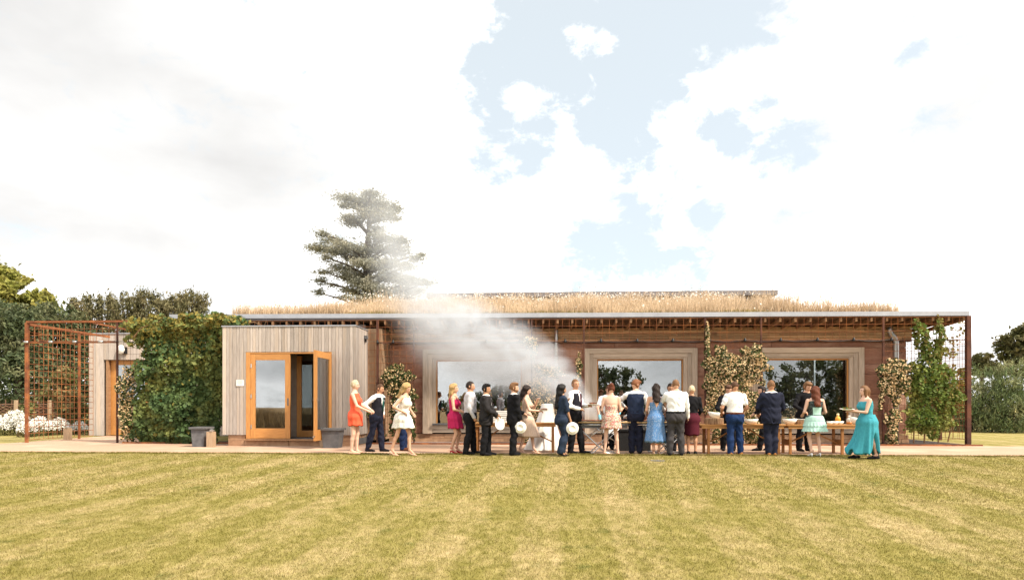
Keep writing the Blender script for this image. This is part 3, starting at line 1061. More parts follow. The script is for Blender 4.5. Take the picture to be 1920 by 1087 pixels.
def planter(px, py, h, lb, side):
    x, y, _ = ground_at(px, py)
    t = thing('stone_seat', lb, 'seat', (x, y, 0))
    w0, w1 = (.165, .21) if side > 0 else (.21, .265)
    mb = MB()
    mb.loft([np.array([(x - a, y - .2, z), (x + a, y - .2, z), (x + a, y + .2, z), (x - a, y + .2, z)]) for a, z in ((.001, .0), (w0, .0), (w1, h - .06), (.001, h - .06))])
    part(t, 'base', mb, 'slate_grey')
    part(t, 'seat_slab', MB().span((x - w1 - .04 - (.0 if side > 0 else 0), y - .25, h - .058), (x + w1 + .04, y + .25, h)), 'slate_grey')


planter(378, 837, .58, 'dark grey tapered stone seat in front of the vine', 1)
planter(624, 839, .56, 'dark grey tapered stone seat beside the open oak door', -1)


def bollard(px, py, h, lb, rz=0.0):
    x, y, _ = ground_at(px, py)
    t = thing('bollard_light', lb, 'bollard', (x, y, 0))
    part(t, 'post', MB().box((x, y, h / 2), (.2, .16, h)), 'bollard_wood')
    part(t, 'lamp_cap', MB().lathe([(.001, .0), (.06, .0), (.07, .05), (.02, .075), (.001, .075)], (x + .04, y - .04, h), 10), 'galvanised')


bollard(396, 838, .45, 'short wooden bollard light beside the grey seat by the vine')
bollard(127, 825, .42, 'short wooden bollard light by the left trellis screen')
bollard(607.5, 838.5, .5, 'short wooden bollard light beside the open porch door')
# ================================================================== planting
leafmat('vine_leaf', (.058, .105, .038), (.118, .170, .054), (.22, .235, .065))
leafmat('vine_leaf_gold', (.19, .17, .035), (.26, .20, .05))
leafmat('hop_leaf', (.09, .14, .024), (.15, .205, .04), (.25, .24, .06))
leafmat('hop_leaf_gold', (.25, .185, .06), (.17, .15, .035))
leafmat('jasmine_leaf', (.045, .068, .020), (.085, .105, .030))
mat('jasmine_flower', (.68, .53, .32), (.58, .41, .21), scale=6, island=.3, rough=.7, transl=.2)
leafmat('yew_leaf', (.055, .080, .040), (.095, .120, .052), (.16, .165, .08))
leafmat('cypress_leaf', (.11, .108, .05), (.165, .15, .07), (.22, .185, .095))
leafmat('bright_leaf', (.15, .165, .03), (.25, .24, .05), (.30, .27, .07))
leafmat('cedar_needle', (.22, .225, .18), (.28, .28, .22), (.35, .33, .25))  # needles kept pale: the haze over the cedar is put into their colour
leafmat('oak_leaf', (.050, .058, .018), (.105, .098, .035), (.14, .115, .045))
leafmat('bamboo_leaf', (.09, .13, .048), (.17, .20, .08), (.29, .29, .15))
leafmat('rose_leaf', (.085, .10, .03), (.16, .15, .05), (.26, .19, .09))
mat('white_petal', (.85, .84, .80), (.74, .73, .68), scale=6, island=.1, rough=.7, transl=.3)
mat('bark', (.12, .085, .06), (.065, .045, .033), scale=9, stretch=(2, 2, .4), rough=.95, bump=.6)
mat('twig', (.20, .115, .055), (.12, .066, .035), scale=9, rough=.9)
mat('dry_grass', (.62, .49, .345), (.49, .365, .24), scale=1.2, island=.35, rough=.9, transl=.35)
mat('dry_grass_green', (.26, .22, .07), (.34, .26, .10), scale=1.2, island=.3, rough=.9, transl=.35)


def fol(parent, name, V, F, material):
    o = link(name, nmesh(name, V - np.asarray(origin_of(parent)), F), material, parent)
    o['kind'] = 'stuff'
    return o


def noise2(x, z, seed):
    r = np.random.default_rng(seed)
    v = np.zeros_like(x)
    for k in range(6):
        a = r.random() * 6.28; f = 1.2 * 1.7 ** k
        v += np.sin(x * f * math.cos(a) + z * f * math.sin(a) + r.random() * 6.28) / 1.5 ** k
    return v / 2.2


def climber(name, label, shape, n, size, leafm, stems, y=YF, thick=.28, flower=None, nf=0, fsize=.05, gold=None, gold_fn=None, seed=1, droop=.4, fl_fn=None, gap=-.75, aspect=.8):
    """a climber on the mesh: shape is a list of (x, z, rx, rz, weight) patches in pavilion coordinates"""
    rg = np.random.default_rng(seed)
    sh = np.array(shape, float)
    root = thing(name, label, 'climber', (float(np.average(sh[:, 0], weights=sh[:, 4])), y, 0))

    def sample(m):
        k = rg.choice(len(sh), m, p=sh[:, 4] / sh[:, 4].sum())
        a = rg.random(m) * 6.283; r = np.sqrt(rg.random(m))
        wob = 1 + .22 * np.sin(a * 5 + k) + .15 * np.sin(a * 11 + k * 2)
        x = sh[k, 0] + np.cos(a) * r * sh[k, 2] * wob
        z = sh[k, 1] + np.sin(a) * r * sh[k, 3] * wob
        edge = 1 - r * .6
        cl = noise2(x * 2.2, z * 2.2, seed)
        yy = y - (rg.random(m) ** .7) * thick * edge * (1 + .5 * cl) + .04
        p = np.stack([x, yy, z], 1)
        return p[(cl > gap) & (z > .03)], cl
    p, _ = sample(n)
    out = np.tile(np.array([0, -1, .35]), (len(p), 1))
    if gold:
        g = rg.random(len(p)) < gold_fn(p)
        V, F = leaves(p[g], size * (.7 + .6 * rg.random(g.sum())), out[g], .5, aspect, droop, rg)
        fol(root, 'young_leaves', V, F, gold)
        p, out = p[~g], out[~g]
    V, F = leaves(p, size * (.6 + .8 * rg.random(len(p))), out, .5, aspect, droop, rg)
    fol(root, 'leaves', V, F, leafm)
    if flower:
        p, _ = sample(nf)
        p[:, 1] -= .04
        if fl_fn is not None:
            p = p[rg.random(len(p)) < fl_fn(p)]
        # each blossom a small cup of two crossed petals
        V1, F1 = leaves(p, fsize * (.7 + .7 * rg.random(len(p))), np.tile((0, -1, .3), (len(p), 1)), .6, 1.0, 0, rg)
        V2, F2 = leaves(p, fsize * (.7 + .7 * rg.random(len(p))), None, .6, .8, 0, rg)
        fol(root, 'blossom', np.vstack([V1, V2]), np.vstack([F1, F2 + len(V1)]), flower)
    for s_ in stems:
        q = np.array(s_, float)
        pts = [(a[0] + rg.normal() * .015, y - .02 + rg.normal() * .015, a[1]) for a in q]
        part(root, 'stem', MB().tube(pts, np.linspace(.022, .009, len(pts)), 5), 'twig')
    return root


def PX(px, py, rx, ry, w, y=YF):
    """a patch given by where the photograph shows it"""
    k = y / FPX
    return (Xat(px, y), Zat(px, py, y), rx * k, ry * k, w)


def stem_px(*pp, y=YF):
    return [(Xat(a, y), max(0.0, Zat(a, b, y))) for a, b in pp]


# thick vine on the left screen
YV = YF - .05
climber('grape_vine', 'thick dark green vine covering the screen left of the porch',
        [PX(295, 620, 42, 26, 2, YV), PX(350, 615, 55, 24, 3, YV), (PX(400, 615, 40, 26, 2.4, YV)), PX(325, 680, 48, 60, 5, YV), PX(370, 690, 50, 70, 6, YV),
         PX(405, 690, 24, 80, 3.4, YV), PX(300, 760, 42, 60, 4, YV), PX(350, 770, 60, 60, 6, YV), PX(395, 780, 26, 52, 3, YV), PX(280, 805, 34, 26, 1.6, YV),
         PX(335, 812, 70, 22, 2.6, YV), PX(262, 612, 26, 16, .5, YV), PX(258, 640, 14, 16, .16, YV), PX(275, 700, 20, 40, .5, YV), PX(420, 640, 30, 40, 2.2, YV), PX(430, 605, 30, 12, .8, YV), PX(300, 655, 28, 30, 1.2, YV), PX(268, 790, 20, 36, 1, YV)],
        24000, .13, 'vine_leaf', [stem_px((300, 830), (305, 760), (330, 690), (350, 610)), stem_px((360, 830), (365, 740), (380, 620)), stem_px((400, 830), (398, 700), (400, 600))],
        y=YV, thick=.5, gold='vine_leaf_gold', gold_fn=lambda p: np.clip((p[:, 2] - 2.4) * .42, 0.03, .75) * np.clip(1.4 - (p[:, 0] + 13) * .26, .15, 1), seed=3, gap=-2)
climber('vine_shoots', 'loose golden vine shoots reaching over the porch roof corner',
        [PX(430, 602, 26, 9, 1.6, 18.9), PX(395, 598, 22, 10, 1.2, 18.9), PX(270, 610, 22, 14, .5, 18.9), PX(445, 606, 16, 6, .8, 18.9)],
        560, .12, 'vine_leaf', [[(Xat(420, 18.9), 3.6), (Xat(470, 18.9), 3.75), (Xat(488, 18.9), 3.62), (Xat(492, 18.9), 3.8)], [(Xat(240, 18.9), 3.3), (Xat(255, 18.9), 3.6), (Xat(290, 18.9), 3.8)]],
        y=19.2, thick=.3, gold='vine_leaf_gold', gold_fn=lambda p: np.full(len(p), .5), seed=8)
# jasmine climbers with cream blossom
jas = dict(size=.075, leafm='jasmine_leaf', flower='jasmine_flower', thick=.3, droop=.3)


def jasmine(label, patches, n, nf, stems, seed, fl_fn=None, y=YF, **kw):
    k = dict(jas); k.update(kw)
    climber('jasmine', label, patches, int(n * 1.5), k['size'], k['leafm'], stems, y=y, thick=k['thick'], flower=k['flower'], nf=int(nf * .62), seed=seed, fl_fn=fl_fn, fsize=k.get('fsize', .047))


jasmine('cream flowered jasmine sprawling beside the far oak door', [PX(240, 735, 20, 45, 3, YV), PX(243, 790, 16, 40, 2, YV), PX(258, 700, 14, 16, .7, YV)], 1500, 1500, [stem_px((243, 830), (240, 700))], 21, y=YV)
jasmine('jasmine bush of dark leaves and cream blossom beside the porch', [PX(748, 712, 26, 26, 3), PX(755, 745, 24, 34, 3), PX(733, 710, 12, 24, 1), PX(752, 800, 24, 34, 3), PX(700, 775, 14, 10, .4), PX(772, 790, 8, 40, .6)],
        3600, 2500, [stem_px((750, 835), (752, 700)), stem_px((770, 835), (774, 720))], 22, fl_fn=lambda p: np.clip((p[:, 2] - .55) * 1.1, .06, 1))
jasmine('jasmine in cream bloom behind the trestle table by the first window',
        [PX(1020, 770, 34, 50, 4), PX(1005, 735, 22, 26, 1.4), PX(1030, 700, 26, 12, .7), PX(1010, 820, 26, 20, 1.4), PX(992, 642, 14, 10, .6), PX(1000, 655, 8, 14, .4), PX(1015, 690, 12, 10, .35),
         PX(1085, 690, 5, 26, .35), PX(1078, 720, 5, 14, .2), PX(1060, 765, 14, 20, .8)], 3700, 4000, [stem_px((1010, 835), (1015, 740), (995, 640))], 23)
jasmine('big jasmine covered in cream blossom between the second and third windows',
        [PX(1350, 690, 28, 36, 3), PX(1400, 690, 36, 30, 3.4), PX(1410, 670, 22, 22, 1.6), PX(1350, 750, 26, 40, 3.2), PX(1400, 745, 32, 44, 4), PX(1335, 720, 14, 40, 1.4), PX(1380, 800, 40, 30, 1.8), PX(1345, 810, 12, 26, .7),
         PX(1412, 815, 14, 24, .8), PX(1362, 672, 12, 10, .4), PX(1325, 650, 4, 34, .5), PX(1325, 625, 3, 20, .2)], 6200, 8800, [stem_px((1345, 835), (1340, 700), (1325, 600)), stem_px((1410, 835), (1405, 690))], 24)
jasmine('jasmine hanging with dry cream blossom over the right downpipe',
        [PX(1672, 700, 24, 24, 2.6), PX(1685, 690, 20, 14, 1.4), PX(1665, 740, 18, 36, 2.2), PX(1672, 775, 14, 30, 1.4), PX(1670, 815, 9, 22, .8), PX(1690, 720, 14, 20, 1.2), PX(1650, 695, 8, 10, .3)], 2300, 3200,
        [stem_px((1668, 835), (1670, 690))], 25)
# green climber at the corner
climber('hop_vine', 'bright green climber filling the mesh at the right corner',
        [PX(1738, 705, 38, 34, 3), PX(1747, 745, 44, 48, 6), PX(1738, 788, 40, 28, 3), PX(1715, 720, 16, 40, 1.4), PX(1770, 740, 16, 50, 1.8), PX(1716, 625, 6, 24, .45), PX(1730, 640, 5, 30, .4), PX(1757, 635, 7, 38, .6), PX(1745, 660, 26, 20, 1.2)],
        8200, .10, 'hop_leaf', [stem_px((1712, 830), (1714, 770)), stem_px((1735, 830), (1732, 770)), stem_px((1758, 830), (1755, 770), (1757, 600))],
        thick=.4, gold='hop_leaf_gold', gold_fn=lambda p: np.clip(.12 + .35 * (p[:, 0] - Xat(1745, YF)), .05, .6) + (p[:, 2] > 2.6) * .3, seed=31, aspect=.75)
YH = 21.6
climber('hop_vine', 'sparse golden leaved climber on the mesh beside the corner post',
        [PX(1790, 720, 16, 50, 2.2, YH), PX(1785, 760, 18, 30, 1.6, YH), PX(1800, 660, 8, 60, .8, YH), PX(1780, 640, 6, 30, .4, YH), PX(1808, 690, 8, 70, .9, YH)],
        1250, .10, 'hop_leaf', [stem_px((1776, 828), (1790, 770), (1800, 700), y=YH)], y=YH, thick=.3, gold='hop_leaf_gold', gold_fn=lambda p: np.full(len(p), .8), seed=32, gap=-.35)

# ---------------------------------------------------------------- roof meadow
def meadow(x0, x1, y0, y1, zfun, n, h, seed):
    rg = np.random.default_rng(seed)
    x = x0 + (x1 - x0) * rg.random(n); y = y0 + (y1 - y0) * rg.random(n)
    z = zfun(x, y)
    hh = h * (.45 + .8 * rg.random(n)) * (1 + .55 * noise2(x * 1.3, y * 1.5, seed))
    a = rg.random(n) * 3.14
    d = np.stack([np.cos(a), np.sin(a), 0 * a], 1) * (.006 + .008 * rg.random(n))[:, None]
    p = np.stack([x, y, z], 1)
    lean = np.stack([rg.normal(size=n) * .22, rg.normal(size=n) * .15, np.ones(n)], 1) * hh[:, None]
    Vb = np.stack([p - d, p + d, p + lean], 1).reshape(-1, 3)
    return Vb, p + lean


def roof_z(x, y):
    """the meadow rises towards the clerestory in the middle of the roof"""
    m = np.clip((x - Xat(600, 22)) / 1.6, 0, 1) * np.clip((Xat(1462, 22) - x) / .5, 0, 1)
    return 3.975 + eaves_rise(x) + m * .205 * np.clip(y - YF - .1, 0, 5)


gx = np.linspace(RX0 + 1.0, RX1 - 1.8, 60); gy = np.linspace(YF + .06, 25.6, 9)
Vr = [(x_, y_, float(roof_z(np.array(x_), np.array(y_)))) for x_ in gx for y_ in gy]
Fr = [(i * 9 + j, (i + 1) * 9 + j, (i + 1) * 9 + j + 1, i * 9 + j + 1) for i in range(59) for j in range(8)]
rs = link('roof_turf', nmesh('roof_turf', np.array(Vr) - np.array(origin_of(pav)), Fr), 'dry_grass_green', pav)
MX0, MX1 = Xat(430, YF), Xat(1692, YF)
sets = [meadow(Xat(600, 22), Xat(1462, 22), YF + .08, 25.5, roof_z, 34000, .34, 41), meadow(Xat(600, 22), Xat(1462, 22), YF + .08, 25.5, roof_z, 3500, .55, 48), meadow(MX0, Xat(640, YF), YF + .08, 22.5, roof_z, 9000, .32, 42),
        meadow(Xat(1450, YF), MX1, YF + .08, 22.5, roof_z, 8000, .36, 43), meadow(Xat(1450, YF), MX1, YF + .08, 22.0, roof_z, 1300, .60, 45), meadow(MX0, Xat(640, YF), YF + .08, 22.0, roof_z, 900, .50, 46),
        meadow(Xat(790, 25.5), Xat(1458, 25.5), 24.9, 25.75, roof_z, 6000, .44, 47)]
Vm = np.vstack([s_[0] for s_ in sets]); tips = np.vstack([s_[1] for s_ in sets])
rm = tag(link('roof_meadow', nmesh('roof_meadow', Vm, np.arange(len(Vm)).reshape(-1, 3)), 'dry_grass'), 'tall straw coloured grass growing along the pavilion roof', 'grass', kind='stuff')
sel = rng.random(len(tips)) < .13
pf = tips[sel]
Vf1, Ff1 = leaves(pf, .055 + .05 * rng.random(len(pf)), None, .5, .3, 0, rng, np.tile((.1, 0, 1.), (len(pf), 1)))
fol(rm, 'seed_heads', Vf1, Ff1, 'dry_grass')
sel = (rng.random(len(tips)) < np.where(tips[:, 2] > 5.25, .20, np.where(tips[:, 2] > 4.95, .05, .008)))
pf = tips[sel]
Vf1, Ff1 = leaves(pf, .045 + .025 * rng.random(len(pf)), np.tile((0, -.4, 1), (len(pf), 1)), .5, 1.0)
fol(rm, 'white_flowers', Vf1, Ff1, 'white_petal')
Vl, _ = meadow(Xat(640, YF), Xat(1450, YF), YF + .05, YF + .5, roof_z, 7000, .10, 44)
fol(rm, 'low_green_grass', Vl, np.arange(len(Vl)).reshape(-1, 3), 'dry_grass_green')

# ---------------------------------------------------------------- trees


def tree(name, label, base, blobs, n, size, leafm, seed=1, aspect=.62, group=None, trunk_r=.2, droop=.2, shell=.45, gap=-.6, cat='tree', barkm='bark', nfreq=1.0, trunk=True, direction=None, multi=0):
    """trunk and limbs reaching into each mass of the crown; leaves scattered through uneven clumps"""
    rg = np.random.default_rng(seed)
    B = np.array(blobs, float)          # x y z rx ry rz
    root = thing(name, label, cat, base, group)
    vol = B[:, 3] * B[:, 5] + .05
    k = rg.choice(len(B), n, p=vol / vol.sum())
    v = rg.normal(size=(n, 3)); v /= np.linalg.norm(v, axis=1)[:, None]
    # twig-ends: pull leaves onto a few hundred small sprays so that the crown breaks into clumps
    r = (shell + (1 - shell) * rg.random(n)) ** .6
    p = B[k, :3] + v * r[:, None] * B[k, 3:6]
    m = max(12, n // 26)
    tw = p[rg.choice(n, m)]
    j = rg.integers(0, m, n)
    near = tw[j] + rg.normal(size=(n, 3)) * np.minimum(B[k, 3:6].min(1), 1.2)[:, None] * .16
    use = rg.random(n) < .72
    p = np.where(use[:, None], near, p)
    out = np.where(use[:, None], rg.normal(size=(n, 3)) * .5 + v, v)
    out[:, 2] += .25
    cl = noise2(p[:, 0] * nfreq + p[:, 1], p[:, 2] * nfreq * 1.3, seed + 50)
    keep = (cl > gap) & (p[:, 2] > base[2] + .05)
    V, F = leaves(p[keep], size * (.6 + .8 * rg.random(keep.sum())), out[keep], .45, aspect, droop, rg, None if direction is None else direction(p[keep], rg))
    fol(root, 'crown', V, F, leafm)
    if trunk:
        top = B[np.argmax(B[:, 2]), :3]
        mid = np.array([base[0], base[1], base[2] + (top[2] - base[2]) * .45])
        if multi:
            for q in range(multi):
                t_ = B[rg.integers(len(B)), :3]
                b0 = np.array(base) + (rg.normal() * .5 * B[0, 3], rg.normal() * .2, 0)
                part(root, 'trunk', MB().tube([b0, (b0 + t_) / 2 + rg.normal(size=3) * .15, t_], [trunk_r, trunk_r * .7, trunk_r * .25], 7), barkm)
        else:
            pts = [np.array(base), mid * .5 + np.array(base) * .5 + rg.normal(size=3) * .05, mid, mid * .4 + top * .6, top]
            part(root, 'trunk', MB().tube(pts, [trunk_r * 1.25, trunk_r, trunk_r * .8, trunk_r * .5, trunk_r * .15], 9), barkm)
            for q in range(len(B)):
                c_ = B[q, :3]
                h = np.clip((c_[2] - base[2]) * .75 / max(.1, top[2] - base[2]), .25, .85)
                s0 = np.array(base) + (top - np.array(base)) * h
                s0[0] = base[0] + (mid[0] - base[0]); s0[:2] = np.array(base)[:2] + (top[:2] - np.array(base)[:2]) * max(0, h - .45)
                part(root, 'limb', MB().tube([s0, s0 * .45 + c_ * .55 + (0, 0, -.03 * np.linalg.norm(c_ - s0)), c_], [trunk_r * .42, trunk_r * .25, trunk_r * .08], 6), barkm)
    return root


def bp(px, py, Y, rx, ry, depth=None, dy=0.0):
    """a crown mass seen at a pixel, at distance Y"""
    k = Y / FPX
    return (Xat(px, Y), Y + dy, Zat(px, py, Y), rx * k, (depth or rx) * k, ry * k)


# cedar behind the pavilion: flat tiers of needles on long limbs
YC = 46.0
cedar_px = [(430, 160, 85, 22), (600, 130, 66, 28), (520, 190, 110, 34), (640, 210, 120, 40), (745, 235, 84, 28), (690, 290, 120, 34), (470, 330, 85, 30), (590, 280, 110, 38), (400, 215, 40, 18),
            (785, 315, 48, 10), (640, 385, 66, 26), (430, 295, 55, 14), (250, 420, 42, 16), (305, 465, 80, 22), (225, 525, 84, 24), (430, 510, 140, 34), (350, 545, 90, 30), (275, 590, 34, 30), (540, 545, 110, 34),
            (700, 455, 120, 34), (825, 475, 56, 34), (620, 520, 100, 36), (770, 540, 120, 42), (930, 600, 56, 22), (965, 573, 38, 9), (470, 600, 90, 26), (560, 640, 100, 32), (390, 665, 105, 26),
            (270, 700, 50, 18), (700, 640, 120, 40), (860, 655, 84, 26), (240, 765, 38, 30), (225, 850, 26, 26), (460, 735, 120, 36), (560, 780, 120, 40), (750, 730, 130, 44), (890, 765, 110, 34), (1010, 775, 55, 17),
            (480, 835, 90, 24), (690, 830, 130, 32), (880, 830, 110, 26), (410, 880, 36, 12), (980, 840, 50, 20), (330, 790, 40, 16), (560, 900, 160, 30), (760, 900, 200, 30)]
blobs = []
rgc = np.random.default_rng(5)
for cx, cy, rx, ry in cedar_px:
    blobs.append(bp(540 + cx / 3.88, 330 + cy / 3.88, YC + rgc.normal() * 1.2, rx / 3.88, ry / 3.88 * 1.1, rx / 3.88 * 1.2))
    blobs[-1] = (blobs[-1][0], blobs[-1][1], blobs[-1][2], blobs[-1][3], blobs[-1][4], blobs[-1][5])
ced = thing('cedar_tree', 'tall layered cedar rising behind the grass roof, veiled by smoke', 'tree', (Xat(690, YC), YC, 0))
B = np.array(blobs)
n = 52000
wv = B[:, 3] * B[:, 5] + .02
k = rgc.choice(len(B), n, p=wv / wv.sum())
v = rgc.normal(size=(n, 3)); v /= np.linalg.norm(v, axis=1)[:, None]
p = B[k, :3] + v * (rgc.random(n) ** .45)[:, None] * B[k, 3:6] * (1 + .25 * rgc.normal(size=n))[:, None]
tw = p[rgc.choice(n, 2000)]
j = rgc.integers(0, 2000, n)
use = rgc.random(n) < .65
p = np.where(use[:, None], tw[j] + rgc.normal(size=(n, 3)) * (.30, .30, .10), p)
cl = noise2(p[:, 0] * 1.4, p[:, 2] * 2.6, 77)
p = p[cl > -.72]
dirn = p - np.array([Xat(690, YC), YC, 0]); dirn[:, 2] = 0
dirn /= np.linalg.norm(dirn, axis=1)[:, None] + 1e-6
V, F = leaves(p, .19 * (.4 + 1.1 * rgc.random(len(p))), np.tile((0, -.3, 1), (len(p), 1)), .45, .34, .1, rgc, dirn)
fol(ced, 'crown', V, F, 'cedar_needle')
tx = Xat(690, YC)
part(ced, 'trunk', MB().tube([(tx, YC, 0), (tx, YC, 8), (tx - .05, YC, 12), (tx + .1, YC, 15.2)], [.55, .42, .28, .06], 10), 'bark')
for q in range(0, len(B)):
    c_ = B[q, :3]
    z0 = max(6.5, c_[2] - .25 * abs(c_[0] - tx) - .5)
    part(ced, 'limb', MB().tube([(tx, YC, z0), ((tx * .5 + c_[0] * .5), (YC + c_[1]) / 2, z0 * .35 + c_[2] * .65), tuple(c_)], [.13, .085, .025], 6), 'bark')

# trees at the left
YT = 37
tree('ash_tree', 'sunlit yellow green tree at the left edge of the picture', (Xat(-60, YT), YT, 0),
     [bp(8, 522, YT, 34, 20), bp(40, 542, YT, 34, 22), bp(-20, 520, YT, 44, 32), bp(70, 562, YT, 30, 18), bp(88, 576, YT - 1, 20, 11), bp(20, 568, YT, 54, 22), bp(-60, 540, YT, 60, 50), bp(58, 550, YT - 1, 28, 18), bp(25, 590, YT, 44, 16), bp(0, 550, YT - 1.5, 44, 26)],
     17000, .27, 'bright_leaf', 51, trunk_r=.28, gap=-.5)
dark = [(-10, 640, 60, 60, 34, 'broad dark yew at the left edge under the sunlit tree'), (35, 630, 46, 60, 33, 'dark yew behind the corner post of the trellis screen'), (80, 640, 44, 66, 35, 'dark yew behind the trellis mesh'), (125, 640, 44, 66, 36, 'dark yew just left of the boarded block')]
for i, (px, py, rx, ry, Y, lb) in enumerate(dark):
    tree('yew_tree', lb, (Xat(px, Y), Y, 0), [bp(px, py - 25, Y, rx * .8, 36), bp(px - rx * .4, py + 20, Y, rx * .7, 50), bp(px + rx * .4, py + 15, Y, rx * .7, 52), bp(px, py + 80, Y - .8, rx, 52), bp(px + rx * .2, py - 55 + 12 * (i % 2), Y, rx * .45, 20)],
         6500, .23, 'yew_leaf', 60 + i, group='dark yews behind the left trellis', gap=-.9, shell=.7, trunk_r=.22, aspect=.5)
cyp = [(150, 585, 22, 24, 40, 'small brownish cypress between the sunlit tree and the cypress row', .9), (190, 580, 30, 32, 38, 'cypress above the left end of the boarded block', 1), (235, 572, 32, 34, 38, 'cypress above the oak door of the boarded block', 1), (280, 572, 32, 36, 38, 'cypress above the left edge of the vine', 1),
       (322, 574, 24, 30, 39, 'cypress above the middle of the vine', 1), (360, 570, 28, 32, 38, 'rightmost cypress showing above the vine', 1)]
for i, (px, py, rx, ry, Y, lb, sz) in enumerate(cyp):
    rg_ = np.random.default_rng(i + 300)
    bl_ = [bp(px, py + 20, Y, rx, 24), bp(px, py + 60, Y, rx * 1.2, 40)]
    for q in range(7):
        bl_.append(bp(px + (q - 3) * rx * .3 + rg_.normal() * 3, py - 2 - rg_.random() * 22 + abs(q - 3) * 4, Y + rg_.normal() * .5, 4.5, 15))
    tree('cypress_tree', lb, (Xat(px, Y), Y, 0), bl_, 5200, .19, 'cypress_leaf', 70 + i, group='cypress row behind the vine', gap=-.9, trunk_r=.16, aspect=.4,
         direction=lambda p, r_: np.tile((.25, 0, 1.), (len(p), 1)))
# wattle fence, white flower border and roses
yw = 29.0
wf = thing('wattle_fence', 'low woven wattle fence with wooden stakes at the far left', 'fence', (Xat(20, yw), yw, 0))
x0w, x1w = Xat(-60, yw), Xat(160, yw)
zw = Zat(20, 753, yw)
for q in range(16):
    z = .06 + q * (zw - .1) / 16
    xs_ = np.linspace(x0w, x1w, 70)
    part(wf, 'wattle_rod', MB().tube([(x_, yw + .03 * math.sin(i * 1.57 + q * 3.14), z + rng.normal() * .008) for i, x_ in enumerate(xs_)], .035, 5), 'wattle')
x = x0w
while x < x1w:
    part(wf, 'stake', MB().tube([(x, yw, 0), (x, yw, zw + .06 + rng.random() * .08)], [.03, .02], 5), 'wattle'); x += .31
for px in (33, 96):
    part(wf, 'fence_post', MB().box((Xat(px, yw) , yw - .1, zw / 2 + .03), (.12, .1, zw + .1)), 'bollard_wood')


def flower_clump(px, py, Y, rx, hz, n, label, seed, green=.5):
    n = int(n * 1.5)
    rg = np.random.default_rng(seed)
    x0 = Xat(px, Y); r = rx * Y / FPX
    t = thing('daisy_clump', label, 'flowers', (x0, Y, 0), 'white flower border by the trellis')
    a = rg.random(n) * 6.283; q = np.sqrt(rg.random(n))
    x = x0 + np.cos(a) * q * r; y = Y + np.sin(a) * q * r * .8
    top = hz * (1 - .55 * q ** 2)
    z = top * (.55 + .5 * rg.random(n))
    V, F = leaves(np.stack([x, y, z], 1), .062 * (.6 + .8 * rg.random(n)), np.tile((0, -.6, .7), (n, 1)), .5, .95, 0, rg)
    fol(t, 'blossom', V, F, 'white_petal')
    m = int(n * green)
    k = rg.integers(0, n, m)
    V, F = leaves(np.stack([x[k], y[k], z[k] * rg.random(m)], 1), .11, None, .5, .4, 0, rg)
    fol(t, 'leaves', V, F, 'rose_leaf')
    for _ in range(5):
        i = rg.integers(0, n)
        part(t, 'stem', MB().tube([(x0 + rg.normal() * .1, Y, 0), (x[i], y[i], z[i])], .008, 4), 'hop_leaf')


for i, (px, Y, rx, hz, n_, lb) in enumerate([(-15, 24.5, 36, .85, 900, 'white daisy clump at the very left edge'), (30, 25.0, 30, 1.0, 1000, 'white daisy clump in front of the wattle fence post'), (50, 23.6, 18, .6, 420, 'low white daisy clump beside the corner trellis post'),
                                              (75, 24.6, 26, .75, 700, 'white daisy clump just inside the trellis mesh'), (110, 25.4, 24, .7, 520, 'white daisy clump under the rose bush'), (150, 25.6, 18, .55, 360, 'white daisy clump against the boarded block')]):
    flower_clump(px, 800, Y, rx, hz, n_, lb, 400 + i)
tree('rose_bush', 'tall loose rose bush behind the left trellis mesh', (Xat(112, 26), 26, 0), [bp(112, 745, 26, 34, 36), bp(95, 775, 26, 36, 26), bp(135, 770, 26, 28, 30), bp(60, 775, 26, 22, 18), bp(120, 705, 26, 22, 16)],
     5200, .16, 'rose_leaf', 91, cat='shrub', gap=-.45, trunk_r=.03, barkm='twig', multi=6, shell=.2)
tree('garden_shrub', 'dark rounded shrub between rose bush and boarded block', (Xat(150, 28), 28, 0), [bp(150, 780, 28, 28, 34), bp(140, 740, 28, 26, 30), bp(160, 710, 28, 22, 34)], 2600, .15, 'yew_leaf', 92, cat='shrub', gap=-.8, trunk_r=.04, multi=4)

# trees at the right
hang = lambda p, r_: np.stack([r_.normal(size=len(p)) * .5, r_.normal(size=len(p)) * .3, -np.ones(len(p)) * .8], 1)
for i, (px, Y, rx, top, lb) in enumerate([(1838, 31, 48, 690, 'willowy green shrub just right of the corner post'), (1905, 30, 46, 676, 'tall willowy shrub at the right edge'), (1975, 31, 50, 684, 'willowy shrub cut by the right edge'), (1778, 33, 40, 715, 'low shrub seen through the corner mesh'), (1725, 34, 40, 735, 'low shrub hidden behind the green climber')]):
    hgt = 812 - top
    tree('willow_shrub', lb, (Xat(px, Y), Y, 0), [bp(px, top + hgt * .34, Y, rx * .8, hgt * .34), bp(px - rx * .4, top + hgt * .6, Y - .4, rx * .7, hgt * .36), bp(px + rx * .45, top + hgt * .58, Y - .4, rx * .7, hgt * .36), bp(px, top + hgt * .75, Y - .8, rx, hgt * .27)],
         4600, .24, 'bamboo_leaf', 110 + i, cat='shrub', aspect=.2, droop=.3, gap=-.85, trunk_r=.04, multi=6, group='willowy shrubs beyond the corner', direction=hang, shell=.75)
tree('oak_tree', 'spreading brownish green tree at the right edge behind the shrubs', (Xat(1935, 52), 52, 0), [bp(1905, 640, 52, 26, 14), bp(1935, 645, 52, 40, 26), bp(1890, 660, 52, 20, 12), bp(1915, 670, 52, 34, 16), bp(1875, 647, 52, 10, 5), bp(1925, 620, 52, 22, 10), bp(1960, 630, 52, 40, 34), bp(1900, 690, 52, 36, 14)],
     5200, .36, 'oak_leaf', 121, gap=-.3, trunk_r=.3)
